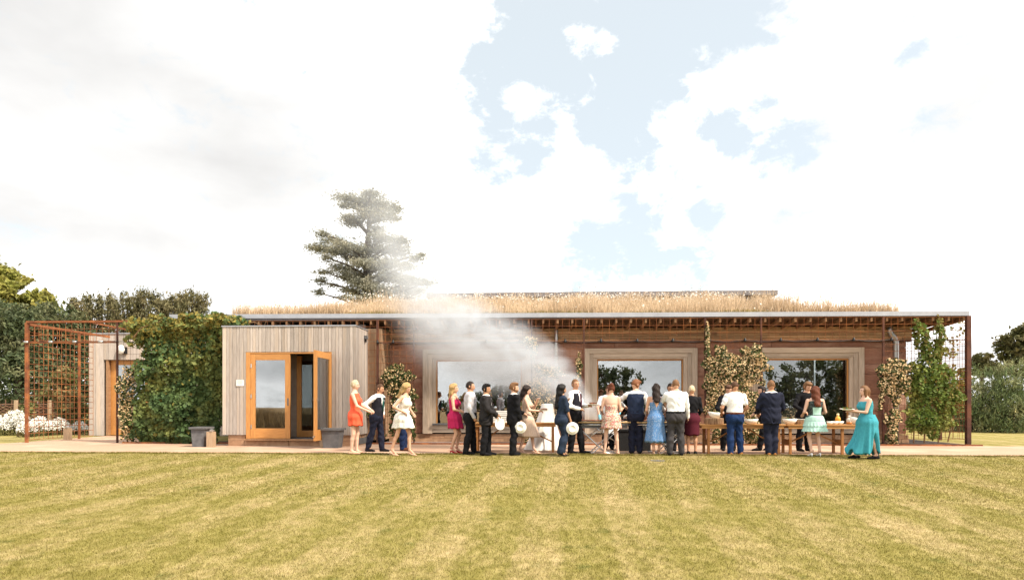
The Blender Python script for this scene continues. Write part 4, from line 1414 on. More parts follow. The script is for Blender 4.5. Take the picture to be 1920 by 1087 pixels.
tree('oak_tree', 'small far tree above the shrub beside the corner post', (Xat(1842, 70), 70, 0), [bp(1840, 672, 70, 16, 10), bp(1850, 690, 70, 24, 14), bp(1828, 690, 70, 12, 12)], 2400, .36, 'oak_leaf', 122, gap=-.5, trunk_r=.25)

# trees behind the camera, seen only as reflections in the windows
def mirror_px(px, py, Y, rx, ry, Yg=YW):
    """where something standing at Y < 0 must be to show at this pixel in glass lying in the plane Yg"""
    Ym = 2 * Yg - Y
    b_ = bp(px, py, Ym, rx, ry)
    return (b_[0], Y, b_[2], b_[3], b_[4], b_[5])


def mtree(label, px, tips, n, size, seed, Y=-19.0, leafm='yew_leaf', gap=-.55):
    bl_ = [mirror_px(*t_[:2], Y, *t_[2:]) for t_ in tips]
    tree('lawn_tree', label, (mirror_px(px, 760, Y, 1, 1)[0], Y, -.7), bl_, n, size, leafm, seed, trunk_r=.22, gap=gap, group='trees mirrored in the windows')


mtree('dark tree mirrored at the left of the middle window', 1150, [(1135, 712, 26, 26), (1160, 700, 24, 16), (1185, 715, 20, 24), (1150, 745, 46, 22), (1120, 690, 16, 10), (1125, 765, 34, 16), (1175, 765, 34, 16)], 4200, .3, 131)
mtree('tall dark tree mirrored in the right hand window', 1540, [(1555, 690, 50, 26), (1500, 720, 40, 26), (1590, 720, 40, 40), (1520, 680, 26, 12), (1545, 750, 50, 24), (1468, 735, 24, 20), (1440, 700, 18, 9), (1480, 690, 14, 6), (1570, 770, 60, 22), (1490, 768, 50, 18), (1440, 760, 30, 14)], 12000, .3, 132)
mtree('low dark bush mirrored behind the guests in the middle window', 1255, [(1250, 752, 30, 14), (1285, 748, 26, 14), (1215, 760, 26, 10)], 2200, .3, 133)
mtree('round dark bush mirrored at the right of the first window', 905, [(900, 752, 40, 16), (940, 742, 30, 20), (865, 758, 30, 12), (980, 750, 30, 18), (830, 762, 24, 10)], 4200, .3, 134)
mtree('second tall tree mirrored at the far side of the right window', 1640, [(1640, 690, 50, 50), (1620, 740, 40, 30)], 4000, .3, 135, Y=-23)

# a bank of tall dry grass behind the camera: the tan band mirrored in the porch door
xg0, xg1, yg = -27.0, -11.0, -5.5
n = 16000
xx = xg0 + (xg1 - xg0) * rng.random(n); yy = yg + rng.normal(size=n) * .8
hh = (1.45 + .25 * np.sin(xx * .55) + .12 * np.sin(xx * 1.9)) * (.6 + .5 * rng.random(n))
aa = rng.random(n) * 3.14
dd = np.stack([np.cos(aa), np.sin(aa), 0 * aa], 1) * .03
pp_ = np.stack([xx, yy, np.full(n, -.7)], 1)
Vd = np.stack([pp_ - dd, pp_ + dd, pp_ + np.stack([rng.normal(size=n) * .35, rng.normal(size=n) * .3, hh], 1)], 1).reshape(-1, 3)
tag(link('dry_grass_bank', nmesh('dry_grass_bank', Vd, np.arange(len(Vd)).reshape(-1, 3)), 'thatch'), 'bank of tall dry grass mirrored in the porch door', 'grass', kind='stuff')
# ================================================================== the guests
def cloth(name, c, c2=None, rough=.85, scale=20, **kw):
    return mat('cloth_' + name, c, c2 or tuple(v * .85 for v in c), scale=scale, rough=rough, spec=.15, bump=.15, bscale=45, **kw)


for nm, c in (('orange', (.80, .115, .055)), ('magenta', (.46, .022, .10)), ('white', (.80, .80, .80)), ('grey_shirt', (.47, .46, .49)), ('navy', (.012, .0145, .030)),
              ('black', (.0075, .0075, .0095)), ('charcoal', (.022, .020, .021)), ('royal', (.010, .020, .062)), ('jump', (.020, .032, .058)), ('grey_trouser', (.045, .042, .045)),
              ('blue_trouser', (.010, .028, .092)), ('maroon', (.075, .010, .020)), ('teal', (.050, .29, .36)), ('mint', (.40, .62, .55)), ('vest_navy', (.018, .028, .062)), ('vest_dark', (.015, .015, .022)),
              ('cream', (.62, .455, .355)), ('tan', (.33, .145, .045)), ('brown', (.11, .04, .02)), ('tie_green', (.02, .10, .08)), ('tie_purple', (.09, .02, .045)), ('nude', (.58, .37, .26)),
              ('red', (.34, .012, .025)), ('glove', (.17, .52, .62)), ('silver', (.55, .52, .48))):
    cloth(nm, c)


def pattern_cloth(name, base, cols, scale, thr=.5):
    m = bpy.data.materials.new('cloth_' + name); m.use_nodes = True
    n, l = m.node_tree.nodes, m.node_tree.links
    b = n['Principled BSDF']; b.inputs['Roughness'].default_value = .85; b.inputs['Specular IOR Level'].default_value = .15
    tcn = n.new('ShaderNodeTexCoord')
    prev = None
    for i, c in enumerate(cols):
        vo = n.new('ShaderNodeTexVoronoi'); vo.inputs['Scale'].default_value = scale * (1 + .3 * i)
        mp = n.new('ShaderNodeMapping'); mp.inputs['Location'].default_value = (i * 3.1, i * 1.7, i * 2.3)
        l.new(tcn.outputs['Object'], mp.inputs[0]); l.new(mp.outputs[0], vo.inputs[0])
        cmpn = n.new('ShaderNodeMath'); cmpn.operation = 'LESS_THAN'; cmpn.inputs[1].default_value = thr - .06 * i
        l.new(vo.outputs['Distance'], cmpn.inputs[0])
        mx = n.new('ShaderNodeMix'); mx.data_type = 'RGBA'
        l.new(cmpn.outputs[0], mx.inputs['Factor'])
        if prev is None: mx.inputs['A'].default_value = (*base, 1)
        else: l.new(prev, mx.inputs['A'])
        mx.inputs['B'].default_value = (*c, 1)
        prev = mx.outputs['Result']
    l.new(prev, b.inputs['Base Color'])
    MATS['cloth_' + name] = m


pattern_cloth('floral', (.60, .52, .42), [(.50, .10, .12), (.10, .07, .05), (.62, .36, .10), (.42, .16, .34)], 30, .43)
pattern_cloth('pale_print', (.72, .69, .63), [(.48, .45, .46), (.60, .54, .42)], 26, .33)
pattern_cloth('blue_lace', (.085, .205, .42), [(.26, .33, .47), (.05, .12, .28), (.36, .42, .52)], 34, .36)
pattern_cloth('black_lace', (.03, .035, .035), [(.11, .16, .15)], 40, .3)

for nm, c in (('pale', (.62, .385, .285)), ('fair', (.56, .32, .215)), ('tanned', (.45, .235, .14)), ('olive', (.40, .215, .125))):
    m = mat('skin_' + nm, c, tuple(v * .92 for v in c), scale=9, rough=.55, spec=.3)
    m.node_tree.nodes['Principled BSDF'].inputs['Subsurface Weight'].default_value = 0.0
for nm, c in (('blond', (.46, .30, .13)), ('pale_blond', (.62, .49, .32)), ('brown', (.095, .045, .022)), ('dark', (.022, .013, .010)), ('black', (.010, .008, .008)), ('auburn', (.13, .036, .016)), ('light_brown', (.20, .10, .045)), ('ginger', (.20, .075, .03))):
    mat('hair_' + nm, c, tuple(v * .55 for v in c), scale=14, stretch=(6, 6, .5), rough=.6, spec=.2)
mat('lips', (.36, .10, .085), rough=.5)
mat('eye_dark', (.02, .014, .012), rough=.3)


# ---- signed distance shapes and a surface-net mesher
def d_cone(p, a, b, ra, rb):
    a = np.asarray(a, float); b = np.asarray(b, float)
    ba = b - a
    t = np.clip(((p - a) @ ba) / max(1e-9, ba @ ba), 0, 1)
    return np.linalg.norm(p - a - t[:, None] * ba, axis=1) - (ra + (rb - ra) * t)


def d_ell(p, c, r):
    q = (p - np.asarray(c)) / np.asarray(r)
    k = np.linalg.norm(q, axis=1)
    return (k - 1) * min(r)


def smin(a, b, k=.025):
    h = np.clip(.5 + .5 * (b - a) / k, 0, 1)
    return b + (a - b) * h - k * h * (1 - h)


def surfnet(fn, lo, hi, h):
    lo = np.asarray(lo, float); hi = np.asarray(hi, float)
    n = np.maximum(4, np.ceil((hi - lo) / h).astype(int) + 1)
    ax = [lo[i] + np.arange(n[i]) * h for i in range(3)]
    G = np.stack(np.meshgrid(*ax, indexing='ij'), -1).reshape(-1, 3)
    f = fn(G).reshape(n)
    s = f < 0
    cs = np.zeros(n - 1, int)
    for dx in (0, 1):
        for dy in (0, 1):
            for dz in (0, 1):
                cs += s[dx:n[0] - 1 + dx, dy:n[1] - 1 + dy, dz:n[2] - 1 + dz]
    act = (cs > 0) & (cs < 8)
    idx = -np.ones(n - 1, int)
    I = np.argwhere(act)
    idx[act] = np.arange(len(I))
    acc = np.zeros((len(I), 3)); cnt = np.zeros(len(I))
    for axis in range(3):
        o1, o2 = [q for q in range(3) if q != axis]
        for e1 in (0, 1):
            for e2 in (0, 1):
                a = np.zeros(3, int); a[o1] = e1; a[o2] = e2
                b = a.copy(); b[axis] = 1
                fa = f[tuple((I + a).T)]; fb = f[tuple((I + b).T)]
                c = (fa < 0) != (fb < 0)
                t = np.where(c, fa / np.where(c, fa - fb, 1), 0)
                pos = I + a + t[:, None] * (b - a)
                acc[c] += pos[c]; cnt[c] += 1
    Vv = lo + acc / np.maximum(cnt, 1)[:, None] * h
    Q = []
    for axis in range(3):
        o1, o2 = [(1, 2), (2, 0), (0, 1)][axis]
        sl0 = [slice(None)] * 3; sl1 = [slice(None)] * 3
        sl0[axis] = slice(0, -1); sl1[axis] = slice(1, None)
        sa, sb_ = s[tuple(sl0)], s[tuple(sl1)]
        ch = np.argwhere(sa != sb_)
        ok = (ch[:, o1] > 0) & (ch[:, o2] > 0) & (ch[:, o1] < n[o1] - 1) & (ch[:, o2] < n[o2] - 1)
        ch = ch[ok]
        e1 = np.zeros(3, int); e1[o1] = 1
        e2 = np.zeros(3, int); e2[o2] = 1
        q = np.stack([idx[tuple((ch - e1 - e2).T)], idx[tuple((ch - e2).T)], idx[tuple(ch.T)], idx[tuple((ch - e1).T)]], 1)
        flip = ~sa[tuple(ch.T)]
        q[flip] = q[flip][:, ::-1]
        Q.append(q)
    return Vv, np.vstack(Q)


def ik(a, b, l1, l2, hint):
    a = np.asarray(a, float); b = np.asarray(b, float)
    d = b - a; L0 = np.linalg.norm(d); u = d / L0
    L = min(L0, (l1 + l2) * .998)
    b = a + u * L
    x = (l1 * l1 - l2 * l2 + L * L) / (2 * L); h = math.sqrt(max(l1 * l1 - x * x, 0))
    nh = np.asarray(hint, float); nh = nh - u * (nh @ u); nh /= np.linalg.norm(nh) + 1e-9
    return a + u * x + nh * h, b


def head_mesh(female):
    nu, nv = 28, 22
    V = []
    for i in range(nv + 1):
        th = math.pi * i / nv
        for j in range(nu):
            ph = 2 * math.pi * j / nu
            x, y, z = math.sin(th) * math.sin(ph), math.sin(th) * math.cos(ph), math.cos(th)
            X, Y, Z = x * .074, y * .092 - .004, z * .116
            if Z < 0:                                   # jaw narrows, chin comes forward
                k = (-Z / .116) ** 1.4
                X *= 1 - .30 * k
                Y = Y * (1 - .20 * k) + .018 * k
            if y > 0:
                g = math.exp(-((X / .014) ** 2)) * math.exp(-(((Z + .022) / .028) ** 2))
                Y += .024 * g                           # nose
                Y += .006 * math.exp(-((Z - .028) / .014) ** 2) * math.exp(-(X / .05) ** 2)      # brow
                for s_ in (-1, 1):
                    Y -= .008 * math.exp(-(((X - s_ * .030) / .016) ** 2)) * math.exp(-(((Z - .008) / .013) ** 2))
                Y += .006 * math.exp(-((X / .022) ** 2)) * math.exp(-(((Z + .062) / .012) ** 2))  # lips
                Y += .008 * math.exp(-((X / .02) ** 2)) * math.exp(-(((Z + .10) / .016) ** 2))    # chin
            V.append((X, Y, Z))
    F = [(i * nu + j, (i + 1) * nu + j, (i + 1) * nu + (j + 1) % nu, i * nu + (j + 1) % nu) for i in range(nv) for j in range(nu)]
    mb = MB().add(V, F)
    for s_ in (-1, 1):                                  # ears
        mb.lathe([(.001, .03), (.012, .02), (.016, 0), (.012, -.022), (.001, -.03)], (s_ * .076, -.012, .0), 8, .55, 1.1)
    return mb


def rot(yaw=0, pitch=0, roll=0):
    """head turn: yaw to its left, pitch down, roll to its right"""
    return np.array(Matrix.Rotation(yaw, 3, 'Z') @ Matrix.Rotation(-pitch, 3, 'X') @ Matrix.Rotation(roll, 3, 'Y'))


TORSO_M = np.array([(.44, .060, .050), (.475, .092, .066), (.52, .098, .070), (.57, .090, .063), (.62, .087, .060), (.70, .098, .067), (.76, .108, .066), (.80, .110, .058), (.825, .094, .050), (.842, .062, .042), (.858, .038, .036), (.88, .034, .034)])
TORSO_F = np.array([(.44, .060, .052), (.475, .096, .070), (.51, .100, .072), (.57, .080, .058), (.62, .072, .053), (.68, .080, .060), (.73, .088, .066), (.78, .095, .057), (.812, .084, .047), (.832, .052, .038), (.850, .032, .031), (.88, .029, .029)])


def person(px, py, H, face, label, top=None, bottom=None, skin='fair', hair='brown', style='short', sex='m', lean=0.0, fl=(-.09, 0.0), fr=(.09, .02), wl=None, wr=None, hl=(-.4, -.8, 0), hr=(.4, -.8, 0),
           head=(0, 0, 0), shoe='black', heels=False, bulk=1.0, sleeves='long', outer=None, vest=None, tie=None, skirt=None, belt=None, collar=None, beard=False, trouser_wide=1.0, gloves=None, apron=None,
           neckline=.80, torso_cloth=None, extra=None, back_open=None, shoe_style=None, foot_lift=(0, 0), straps=False, wide=1.0):
    x0, y0, z0 = ground_at(px, py)
    root = thing('person', label, 'person', (x0, y0, z0), None, R(face - 90))
    S = H / 1.75
    F_ = sex == 'f'
    T = (TORSO_F if F_ else TORSO_M).copy()
    T[:, 0] *= H; T[:, 1:] *= H * bulk
    hipz = .52 * H + (.03 if heels else 0) * 0
    cl_, sl_ = math.cos(lean), math.sin(lean)
    Rl = np.array([[1, 0, 0], [0, cl_, sl_], [0, -sl_, cl_]])      # local -> leaned (forward)

    def U(p):
        p = np.asarray(p, float).copy(); p[2] -= hipz
        q = Rl @ p
        q[2] += hipz
        return q

    def Ui(p):
        q = p.copy(); q[:, 2] -= hipz
        q = q @ Rl
        q[:, 2] += hipz
        return q
    sw = (.096 if F_ else .110) * H * (1 + (bulk - 1) * .5) * wide
    sh = {s_: U((s_ * sw, -.005, .798 * H)) for s_ in (-1, 1)}
    hp = {s_: np.array((s_ * .050 * H, 0, .50 * H)) for s_ in (-1, 1)}
    feet = {-1: np.array([fl[0] * S, fl[1] * S, 0.]), 1: np.array([fr[0] * S, fr[1] * S, 0.])}
    lift = .055 if heels else 0.0
    ank, knee = {}, {}
    for s_ in (-1, 1):
        t_ = feet[s_] + (0, -.02, .085 * S + lift + foot_lift[0 if s_ < 0 else 1])
        knee[s_], ank[s_] = ik(hp[s_], t_, (.230 if not heels else .222) * H, (.222 if not heels else .214) * H, (s_ * .12, 1, 0))
    w_def = {s_: np.array((s_ * .26, .06, .86)) for s_ in (-1, 1)}
    if wl is not None: w_def[-1] = np.array(wl, float)
    if wr is not None: w_def[1] = np.array(wr, float)
    elb, wri = {}, {}
    for s_, hh in ((-1, hl), (1, hr)):
        elb[s_], wri[s_] = ik(sh[s_], w_def[s_] * S, .172 * H, .148 * H, hh)
    hc = U((0, .014 * S, .924 * H))
    Rh = rot(*head)
    hs = S * (1.02 if F_ else 1.06)
    hz = hc + Rl @ np.array((0, 0, 0))

    def torso(p, inf=0.0, zlo=.45, zhi=.86, cutk=0.0):
        q = Ui(p)
        z = q[:, 2]
        a = np.interp(z, T[:, 0], T[:, 1]) + inf; b = np.interp(z, T[:, 0], T[:, 2]) + inf
        yc = .006 * S
        d = (np.sqrt((q[:, 0] / a) ** 2 + ((q[:, 1] - yc) / b) ** 2) - 1) * np.minimum(a, b)
        if F_:
            for s_ in (-1, 1):
                d = smin(d, np.linalg.norm(q - np.array((s_ * .043 * H, .045 * H, .715 * H)), axis=1) - (.040 * H * bulk + inf), .03)
        else:
            d = smin(d, d_ell(q, (0, .02 * S, .60 * H), (.085 * H * bulk + inf, .062 * H * bulk + inf, .09 * H)), .03)
        for s_ in (-1, 1):                               # seat
            d = smin(d, np.linalg.norm(q - np.array((s_ * .040 * H, -.020 * H * bulk, .488 * H)), axis=1) - (.046 * H * bulk + inf), .05)
        return np.maximum(d, np.maximum(zlo * H - z, z - zhi * H))

    lk = .9 if F_ else 1.0

    def leg(p, s_, inf=0.0, wf=1.0, lower=True):
        d = d_cone(p, hp[s_] + (0, 0, .01), knee[s_], .080 * S * lk * bulk + inf, .053 * S * lk + inf)
        if lower:
            mid = knee[s_] * .68 + ank[s_] * .32 + (0, -.012 * S, 0)
            d = smin(d, d_cone(p, knee[s_], mid, .052 * S * lk + inf, .051 * S * lk + inf * wf), .02)
            d = smin(d, d_cone(p, mid, ank[s_] - (0, 0, .02 * S if inf else 0), .051 * S * lk + inf * wf, .034 * S * lk + inf * wf), .02)
        return d

    def arm(p, s_, inf=0.0, upto=2.0):
        d = d_cone(p, sh[s_], elb[s_], .050 * S * lk * (.5 + .5 * bulk) + inf, .038 * S * lk + inf)
        e = sh[s_] + (elb[s_] - sh[s_]) * min(1, upto)
        if upto <= 1:
            return d_cone(p, sh[s_], e, .050 * S * lk + inf, (.050 - .012 * upto) * S * lk + inf * 1.2)
        w = elb[s_] + (wri[s_] - elb[s_]) * min(1, upto - 1)
        return smin(d, d_cone(p, elb[s_], w, .038 * S * lk + inf, .027 * S * lk + inf * .9), .02)

    hand_dir = {}
    for s_ in (-1, 1):
        fd = wri[s_] - elb[s_]; fd /= np.linalg.norm(fd) + 1e-9
        hand_dir[s_] = fd

    def body(p):
        d = torso(p, 0, .455, .872)
        for s_ in (-1, 1):
            d = smin(d, leg(p, s_), .03)
            d = smin(d, arm(p, s_), .025)
            d = smin(d, d_cone(p, wri[s_], wri[s_] + hand_dir[s_] * .055 * S, .024 * S, .030 * S), .02)
            d = smin(d, d_cone(p, ank[s_], feet[s_] + (0, .10 * S, .032 * S), .034 * S, .024 * S), .02)
        d = smin(d, d_cone(p, U((0, 0, .83 * H)), hc - (0, 0, .02), .044 * S if not F_ else .036 * S, .045 * S if not F_ else .038 * S), .02)
        return d
    allp = np.array(list(feet.values()) + list(elb.values()) + list(wri.values()) + list(knee.values()) + list(sh.values()) + [hc, (-.16 * H * bulk, -.1, .5 * H), (.16 * H * bulk, .14, .5 * H)])
    lo = allp.min(0) - .16; hi = allp.max(0) + .16
    lo[2] = -.01; hi[2] = hc[2] + .02
    Vb, Fb = surfnet(body, lo, hi, .0165)
    mb = MB().add(Vb, Fb)
    hv, hf = head_mesh(F_).arrays()
    mb.add(hc + (hv * hs) @ Rh.T, hf)
    # five fingers to each hand
    for s_ in (-1, 1):
        fd = hand_dir[s_]
        side = np.cross(fd, (0, 0, 1)) if abs(fd[2]) < .85 else np.array([0., 1., 0.])
        side = side - fd * (side @ fd); side /= np.linalg.norm(side)
        palm = np.cross(side, fd)
        if palm[2] > 0 and abs(fd[2]) < .85: palm = -palm
        if abs(fd[2]) >= .85: palm = np.array([-s_, 0, 0.]) - fd * (-s_ * fd[0]); palm /= np.linalg.norm(palm)
        k0 = wri[s_] + fd * .07 * S
        for q, (off, ln) in enumerate(((-.024, .062), (-.008, .074), (.008, .078), (.024, .068))):
            b0 = k0 + side * off * S
            b1 = b0 + (fd * .8 + palm * .35) * ln * .5 * S
            b2 = b1 + (fd * .45 + palm * .85) * ln * .5 * S
            mb.tube([b0 - fd * .02, b0, b1, b2], [.010 * S, .0095 * S, .0088 * S, .0072 * S], 6)
        tb = wri[s_] + fd * .025 * S
        sgn = -1 if s_ > 0 else 1
        t1 = tb + side * sgn * .036 * S + fd * .022 * S; t2 = t1 + (fd * .8 + palm * .5) * .035 * S
        mb.tube([tb, t1, t2], [.012 * S, .0105 * S, .008 * S], 6)
    Vb, Fb = mb.arrays()
    bd = link('body', nmesh('body', Vb, Fb, True), 'skin_' + skin, root)

    def add(name, fn, box, material, h=.016, wr_=.004, seed=0):
        ph = rng.random(3) * 6

        def g(p):
            wv = np.sin(p[:, 2] * 38 + 5 * np.sin(p[:, 0] * 13 + ph[0]) + ph[1]) * np.sin(p[:, 0] * 21 + p[:, 1] * 17 + ph[2])
            return fn(p) + wr_ * wv
        Vg_, Fg_ = surfnet(g, box[0], box[1], h)
        if len(Vg_) == 0:
            return None
        return link(name, nmesh(name, Vg_, Fg_, True), MATS['cloth_' + material] if 'cloth_' + material in MATS else MATS[material], root)

    tl = np.array((min(-.2 * H * bulk, min(e[0] for e in elb.values()) - .1, min(e[0] for e in wri.values()) - .1), min(lo[1], -.25), .40 * H))
    th = np.array((max(.2 * H * bulk, max(e[0] for e in elb.values()) + .1, max(e[0] for e in wri.values()) + .1), hi[1] + .02, .90 * H))
    tl[2] = min(tl[2], min(e[2] for e in wri.values()) - .08)

    def top_fn(inf, zlo, zhi, sl, arms=True, ainf=None):
        def fn(p):
            d = torso(p, inf, zlo, zhi)
            if arms:
                for s_ in (-1, 1):
                    d = smin(d, arm(p, s_, ainf or inf, sl), .03)
            return d
        return fn
    SL = {'long': 1.96, 'short': .62, 'elbow': 1.02, 'roll': 1.3, 'none': 0}
    if bottom:
        wf = trouser_wide

        def trou(p):
            d = torso(p, .028, .44, .575)
            for s_ in (-1, 1):
                d = smin(d, leg(p, s_, .022, wf if wf > 1 else (1.0 if F_ else 1.6)), .06)
                cut = .035 + lift * .5
                d = np.maximum(d, cut - p[:, 2])
            return d
        add('trousers', trou, (np.array((-.2 * H * bulk - .05, min(feet[-1][1], feet[1][1]) - .2, 0)), np.array((.2 * H * bulk + .05, max(feet[-1][1], feet[1][1], knee[1][1], knee[-1][1]) + .22, .60 * H))), bottom, .0165, .008)
    if belt:
        add('belt', lambda p: torso(p, .036, .555, .580), (np.array((-.2 * H * bulk, -.25, .52 * H)), np.array((.2 * H * bulk, .25, .61 * H))), belt, .013, 0)
    if top:
        zlo = .56 if bottom else .50
        add('shirt', top_fn(.016 if not outer else .010, zlo, .850, SL[sleeves], sleeves != 'none' and not outer), (tl, th), top, .016, .008 if not outer else .001)
    if collar:
        nb = U((0, .004, .852 * H)); mbc = MB()
        a = np.arange(16) / 16 * 2 * math.pi
        rings = []
        for rr, zz in ((.056, -.012), (.060, .0), (.057, .028), (.050, .028), (.050, -.01)):
            ring = np.stack([rr * S * np.cos(a), rr * S * .95 * np.sin(a), zz * S + .014 * S * -np.sin(a) * .6], 1)
            rings.append(nb + ring @ Rl.T)
        mbc.loft(rings + [rings[0]])
        link('collar', mbc.mesh('collar', smooth=True), MATS['cloth_' + collar], root)
    if vest:
        def vfn(p):
            d = torso(p, .030, .535, .808)
            q = Ui(p)
            v = np.maximum(np.abs(q[:, 0]) - np.clip((q[:, 2] - .665 * H) * .42, 0, .06), -(q[:, 1] - .03))        # V opening
            return np.maximum(d, -v)
        add('waistcoat', vfn, (np.array((-.2 * H * bulk, min(lo[1], -.25), .48 * H)), np.array((.2 * H * bulk, hi[1], .86 * H))), vest, .014, .003)
    if outer:
        def ofn(p):
            q = Ui(p)
            d = torso(p, .034, .425, .834)
            zz = q[:, 2]; fa = .104 * H * bulk + .012; fb_ = .078 * H * bulk + .014
            tail = (np.sqrt((q[:, 0] / fa) ** 2 + ((q[:, 1] - .004) / fb_) ** 2) - 1) * fb_          # the skirt of the coat hangs straight
            tail = np.maximum(tail, np.maximum(.425 * H - zz, zz - .62 * H))
            d = smin(d, tail, .03)
            for s_ in (-1, 1):
                d = smin(d, arm(p, s_, .024, 1.9), .03)
            v = np.maximum(np.abs(q[:, 0]) - np.clip((q[:, 2] - .60 * H) * .30, 0, .055), -(q[:, 1] - .02))
            vent = np.maximum(np.maximum(np.abs(q[:, 0]) - .006, q[:, 2] - .52 * H), q[:, 1])
            return np.maximum(np.maximum(d, -v), -vent)
        add('jacket', ofn, (tl - (0.03, .03, .03), th + .03), outer, .0155, .009)
    if tie:
        a0 = U((0, .040 * H + .03, .835 * H)); a1 = U((0, .066 * H * bulk + .045, .70 * H)); a2 = U((0, .064 * H * bulk + .045, .60 * H))
        link('tie', MB().tube([a0, a0 * .6 + a1 * .4 + (0, .012, 0), a1, a2], [.022, .022, .03, .026], 6, .4).mesh('tie', smooth=True), MATS['cloth_' + tie], root)
    if torso_cloth:                                        # fitted bodice of a dress
        lo_z, hi_z = torso_cloth[1], torso_cloth[2]

        def bfn(p):
            d = torso(p, .013, lo_z, hi_z)
            if back_open:
                q = Ui(p)
                v = np.maximum(np.maximum(np.abs(q[:, 0]) - back_open[1] * np.clip((q[:, 2] / H - back_open[0]) * 9, 0, 1), q[:, 1] - .01), back_open[0] * H - q[:, 2])
                d = np.maximum(d, -v)
            return d
        add('bodice', bfn, (np.array((-.2 * H * bulk, min(lo[1], -.25), (lo_z - .03) * H)), np.array((.2 * H * bulk, hi[1], (hi_z + .03) * H))), torso_cloth[0], .014, .003)
        if straps:
            for s_ in (-1, 1):
                pts = [U((s_ * .05 * H, .062 * H, (hi_z - .015) * H)), U((s_ * .058 * H, .03 * H, .822 * H)), U((s_ * .055 * H, -.03 * H, .825 * H)), U((s_ * .045 * H, -.062 * H, (hi_z - .02) * H))]
                link('strap', MB().tube(pts, .013, 6, .5).mesh('strap', smooth=True), MATS['cloth_' + torso_cloth[0]], root)
    if skirt:                                              # (material, waist z, hem z, hem radius, pleats, pleat depth, tiers, hem shift)
        sm, zt, zb_, rh, npl, amp = skirt[:6]
        shx = skirt[6] if len(skirt) > 6 else (0, 0)
        sg = 72; nr = 14
        a = np.arange(sg) / sg * 2 * math.pi
        rings = []
        legs_c = (knee[-1] + knee[1]) / 2
        sprd = abs(knee[1][1] - knee[-1][1]) * .5
        for i in range(nr):
            t = i / (nr - 1)
            z = zt * H + (zb_ - zt * H) * t
            wa = np.interp(max(z, .46 * H), T[:, 0], T[:, 1]) + .018; wb = np.interp(max(z, .46 * H), T[:, 0], T[:, 2]) + .022
            wb += .02 * math.sin(min(1, t * 2) * math.pi) * 0
            if z < .57 * H: wb += .034 * S * bulk; wa += .012
            e = t ** 1.15
            ra = max(wa, wa * (1 - e) + rh * e); rb = max(wb, wb * (1 - e) + (rh * .86 + sprd) * e)
            f = 1 + amp * (t ** .8) * np.cos(a * npl + 2.1 * np.sin(a * 2) * (0 if npl > 18 else 1)) + .02 * t * np.sin(a * 3 + 1)
            cx = shx[0] * t; cy = (legs_c[1] * .55 + shx[1]) * t + .004
            zz = z + (.012 * np.cos(a * npl) * t if npl < 18 else 0)
            ring = np.stack([cx + ra * f * np.cos(a), cy + rb * f * np.sin(a), np.full(sg, 1.) * zz], 1)
            if z > hipz:
                ring = np.array([U(r_) for r_ in ring])
            rings.append(ring)
        inner = rings[-1].copy(); c_ = inner.mean(0); inner = c_ + (inner - c_) * .97 + (0, 0, .01)
        inner2 = c_ + (rings[-4] - rings[-4].mean(0)) * .93 + (rings[-4].mean(0) - c_)
        link('skirt', MB().loft(rings + [inner, inner2]).mesh('skirt', smooth=True), MATS['cloth_' + sm], root)
    if apron:
        pts = []
        for i in range(9):
            z = .58 * H - i * (.58 * H - apron[1]) / 8
            row = []
            for j in range(9):
                ang = -1.0 + 2.0 * j / 8
                wa = np.interp(max(z, .46 * H), T[:, 0], T[:, 1]) * (1 + .12 * i / 8) + .03; wb = np.interp(max(z, .46 * H), T[:, 0], T[:, 2]) + .05 + .05 * i / 8
                row.append((wa * math.sin(ang) * 1.05 + .012 * math.sin(j * 2.2) * i / 8, wb * math.cos(ang) + .012 * math.cos(j * 3) * i / 8, z))
            pts.append(np.array(row))
        link('apron', MB().loft(pts, False).mesh('apron', smooth=True), MATS['cloth_' + apron[0]], root)
    # shoes
    for s_ in (-1, 1):
        f0 = feet[s_]; lf = foot_lift[0 if s_ < 0 else 1]
        if heels:
            mbs = MB()
            mbs.tube([f0 + (0, -.055 * S, .070 + lf), f0 + (0, -.02 * S, .062 + lf), f0 + (0, .05 * S, .030 + lf), f0 + (0, .12 * S, .020 + lf), f0 + (0, .165 * S, .014 + lf)], [.024, .030, .034, .036, .014], 8, .62)
            mbs.tube([f0 + (0, -.05 * S, .07 + lf), f0 + (0, -.06 * S, .001 + lf)], [.016, .007], 6)
            if shoe_style == 'strap':
                mbs.lathe([(.040, -.008), (.044, 0), (.040, .008)], tuple(ank[s_] + (0, 0, .01)), 10)
            link('shoe', mbs.mesh('shoe', smooth=True), MATS['cloth_' + shoe], root)
        else:
            a0, a1, a2 = f0 + (0, -.055 * S, .042 + lf), f0 + (0, .05 * S, .040 + lf), f0 + (0, .17 * S, .028 + lf)

            def sfn(p):
                d = smin(d_cone(p, a0, a1, .041 * S, .043 * S), d_cone(p, a1, a2, .043 * S, .030 * S), .02)
                d = smin(d, d_cone(p, a0 + (0, .01, .01), ank[s_], .038 * S, .034 * S), .02) if shoe_style != 'flat' else d
                return np.maximum(d, .003 + lf - p[:, 2])
            Vs, Fs = surfnet(sfn, f0 + (-.08, -.14, -.01 + lf), f0 + (.08, .25, .14 + lf), .012)
            link('shoe', nmesh('shoe', Vs, Fs, True), MATS['cloth_' + shoe], root)
    if gloves:
        for s_ in (-1, 1):
            w0 = elb[s_] + (wri[s_] - elb[s_]) * .86
            g_fn = lambda p: smin(d_cone(p, w0, wri[s_], .036 * S, .034 * S), d_cone(p, wri[s_], wri[s_] + hand_dir[s_] * .10 * S, .036 * S, .030 * S), .02)
            add('glove', g_fn, (np.minimum(w0, wri[s_]) - .16, np.maximum(w0, wri[s_]) + .16), gloves, .014, .004)
